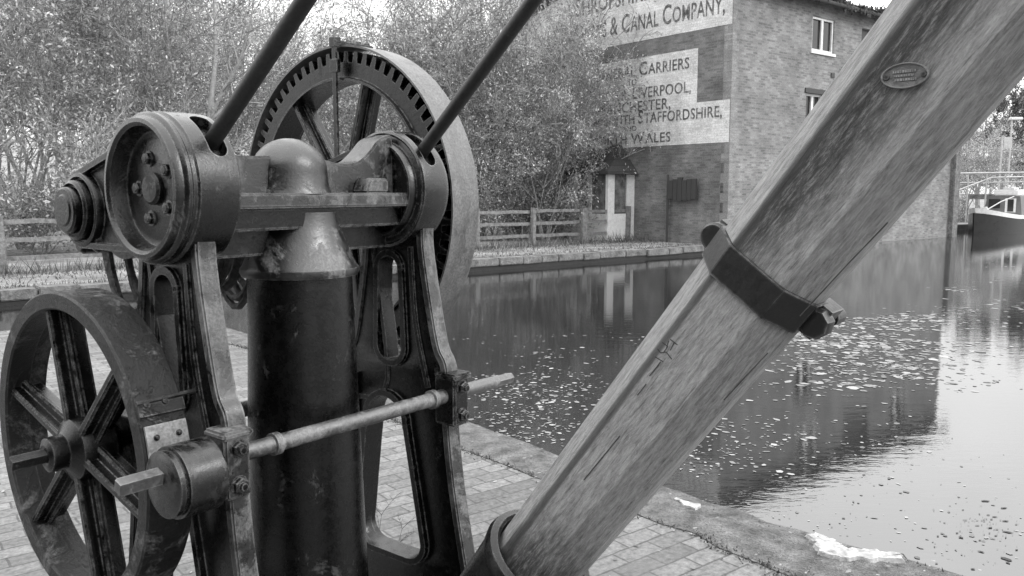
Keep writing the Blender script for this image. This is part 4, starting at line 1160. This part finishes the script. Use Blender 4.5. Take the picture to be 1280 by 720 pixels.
bm = bmesh.new(); box(bm, 3.15, 3.165, -.52, -.24, .84, 1.46); done('door_panel', bm, M_DGLASS, cab, smooth=0)
bm = bmesh.new(); box(bm, 3.165, 3.19, .12, .66, 1.0, 1.46); done('cabin_window', bm, M_DGLASS, cab, smooth=0)
for k in range(3):
    bm = bmesh.new(); lathe(bm, [(0,0),(.2,0),(.22,.02),(0,.02)], Matrix.Translation((5+2.6*k,-.862,1.18)) @ Matrix.Rotation(R(90),4,'X'), 20); done('porthole', bm, M_WPAINT, cab)
bm = bmesh.new(); box(bm, 3.3, 4.6, -.6, .5, 1.625, 1.95); box(bm, 3.5, 4.2, -.4, .2, 1.95, 2.05)
tag(done('canvas_bundle', bm, M_WPAINT, None, Matrix.Translation((*bank(16.6,.2),WL*.15)) @ Matrix.Rotation(R(38.46),4,'Z') @ Matrix.Diagonal((.85,.85,.85,1)), bevel=.06), 'white canvas bundle lying on the narrowboat roof', 'canvas bundle')
bm = bmesh.new(); tube(bm, [(.9,-.1,.9),(2.2,-.3,1.35),(3.2,-.5,1.60)], .025, 6); tube(bm, [(1.0,.5,.9),(1.0,.5,1.5)], .02, 6); lathe(bm, [(0,0),(.18,0),(.16,.12),(.05,.3),(0,.3)], Matrix.Translation((1.5,.1,.8)), 14)
done('bow_gear', bm, M_STEEL, boat)

# footbridge railings, steps, lamps beyond the boat
D0 = 41
br_ = empty('bridge_railing', (0,0,0)); tag(br_, 'pale steel handrail of the steps and footbridge beyond the boat', 'railing')
def P(u, v, D):
    dx = (u-640)/F; dy = (360-v)/F; d = Vector((dx, math.cos(PITCH)+dy*math.sin(PITCH), -math.sin(PITCH)+dy*math.cos(PITCH))); return Vector((0,0,H))+d*(D/d.y)
bm = bmesh.new(); a = P(1188,217,D0); b = P(1330,215,D0-2); tube(bm, [a, b], .045, 8); tube(bm, [a-Vector((0,0,.45)), b-Vector((0,0,.45))], .03, 8); done('handrail', bm, M_STEEL, br_)
for k in range(7):
    p = a.lerp(b, k/6); bm = bmesh.new(); tube(bm, [Vector((p.x,p.y,-.05 if k < 3 else 1.2)), p], .035, 8); done('post', bm, M_STEEL, br_)
bm = bmesh.new(); a2, b2 = P(1192,240,D0-.6), P(1240,222,D0-.6); tube(bm, [a2, b2, P(1280,221,D0-.6)], .04, 8); tube(bm, [a2, Vector((a2.x,a2.y,0))], .04, 8); done('stair_rail', bm, M_STEEL, br_)
a3, b3 = P(1215,217,D0+.3), P(1345,216,D0-1); bm = bmesh.new()
v0 = Vector((b3.x-a3.x, b3.y-a3.y, 0)).normalized(); nn = Vector((-v0.y, v0.x, 0))
Mb = Matrix(((v0.x, nn.x, 0, a3.x),(v0.y, nn.y, 0, a3.y),(0,0,1,0),(0,0,0,1)))
box(bm, 0, 9, .3, 2.0, 1.15, 1.4, Mb)
for k in range(7): box(bm, -.3*(k+1), -.3*k-.004, .3, 2.0, 0, 1.15-.17*(k+1)+.17, Mb)
tag(done('footbridge', bm, M_STONE, smooth=0), 'low footbridge deck and steps behind the narrowboat', 'footbridge')
def lamp(u, vtop, D, label, headed=True):
    p = P(u, vtop, D); r = empty('lamp_post', (p.x, p.y, 0)); tag(r, label, 'lamp post', 'lamp posts by the footbridge')
    bm = bmesh.new(); lathe(bm, [(0,-.05),(.07,-.05),(.06,.8),(.045,.9),(.035,p.z),(0,p.z)], Matrix(), 12); done('pole', bm, M_STEEL, r)
    bm = bmesh.new(); box(bm, -.12, .5, -.12, .12, p.z, p.z+.14); done('lamp_head', bm, M_WPAINT, r, bevel=.03)
lamp(1265, 150, D0+1, 'tall pale lamp post with a white head above the footbridge')
p = P(1253,170,D0+.5); sg = empty('sign_post', (p.x,p.y,0)); tag(sg, 'slim pale pole with a small blank plate beside the lamp post', 'sign post')
bm = bmesh.new(); tube(bm, [(0,0,-.05),(0,0,p.z)], .04, 8); done('pole', bm, M_STEEL, sg)
bm = bmesh.new(); box(bm, .1, .5, -.02, .02, p.z-.6, p.z-.05); box(bm, .03, .1, -.01, .01, p.z-.4, p.z-.35); done('plate', bm, M_STEEL, sg)
far = [(1205,50,0,.55,0),(1232,47,2,.55,0),(1300,54,1,.66,1),(1275,62,1,.72,1),(1180,58,0,.5,1),(1222,72,1,.80,1),(1252,68,0,.78,1),(1310,74,1,.85,1),(1192,76,0,.72,1)]
fl = ['small pale leafy tree just past the warehouse end','small pale bushy tree behind the sign post','large dark tree behind the lamp post','tallest dark tree rising behind the footbridge','dark tree half hidden by the warehouse end','dark tree on the skyline left of the sign post','dark tree on the skyline between sign post and lamp post','far dark tree right of the tall lamp post','far dark tree just clearing the end of the warehouse']
for (u, D, k, sc, dk), lb in zip(far, fl):
    x, y = at_depth(u, D); plant_tree('dark_tree' if dk else 'leafy_tree', DARK if dk else KINDS[k], x, y, sc, random.uniform(0,6.28), lb, 'tree', 'trees beyond the boat', M_LEAFD if dk else M_LEAF)
for i, (s_, o_, sc, lb) in enumerate(((15.5,1.5,.42,'pale bush tight against the warehouse buttress'),(16.4,2.6,.6,'pale overhanging bush beside the narrowboat bow'),(18.2,3.2,.7,'leafy bush behind the narrowboat bow'),(21,3.4,.7,'leafy bush behind the narrowboat cabin'))):
    x, y = bank(s_, o_); plant_tree('bush', BUSH[i%2], x, y, sc, random.uniform(0,6.28), lb, 'bush', 'bushes behind the boat')
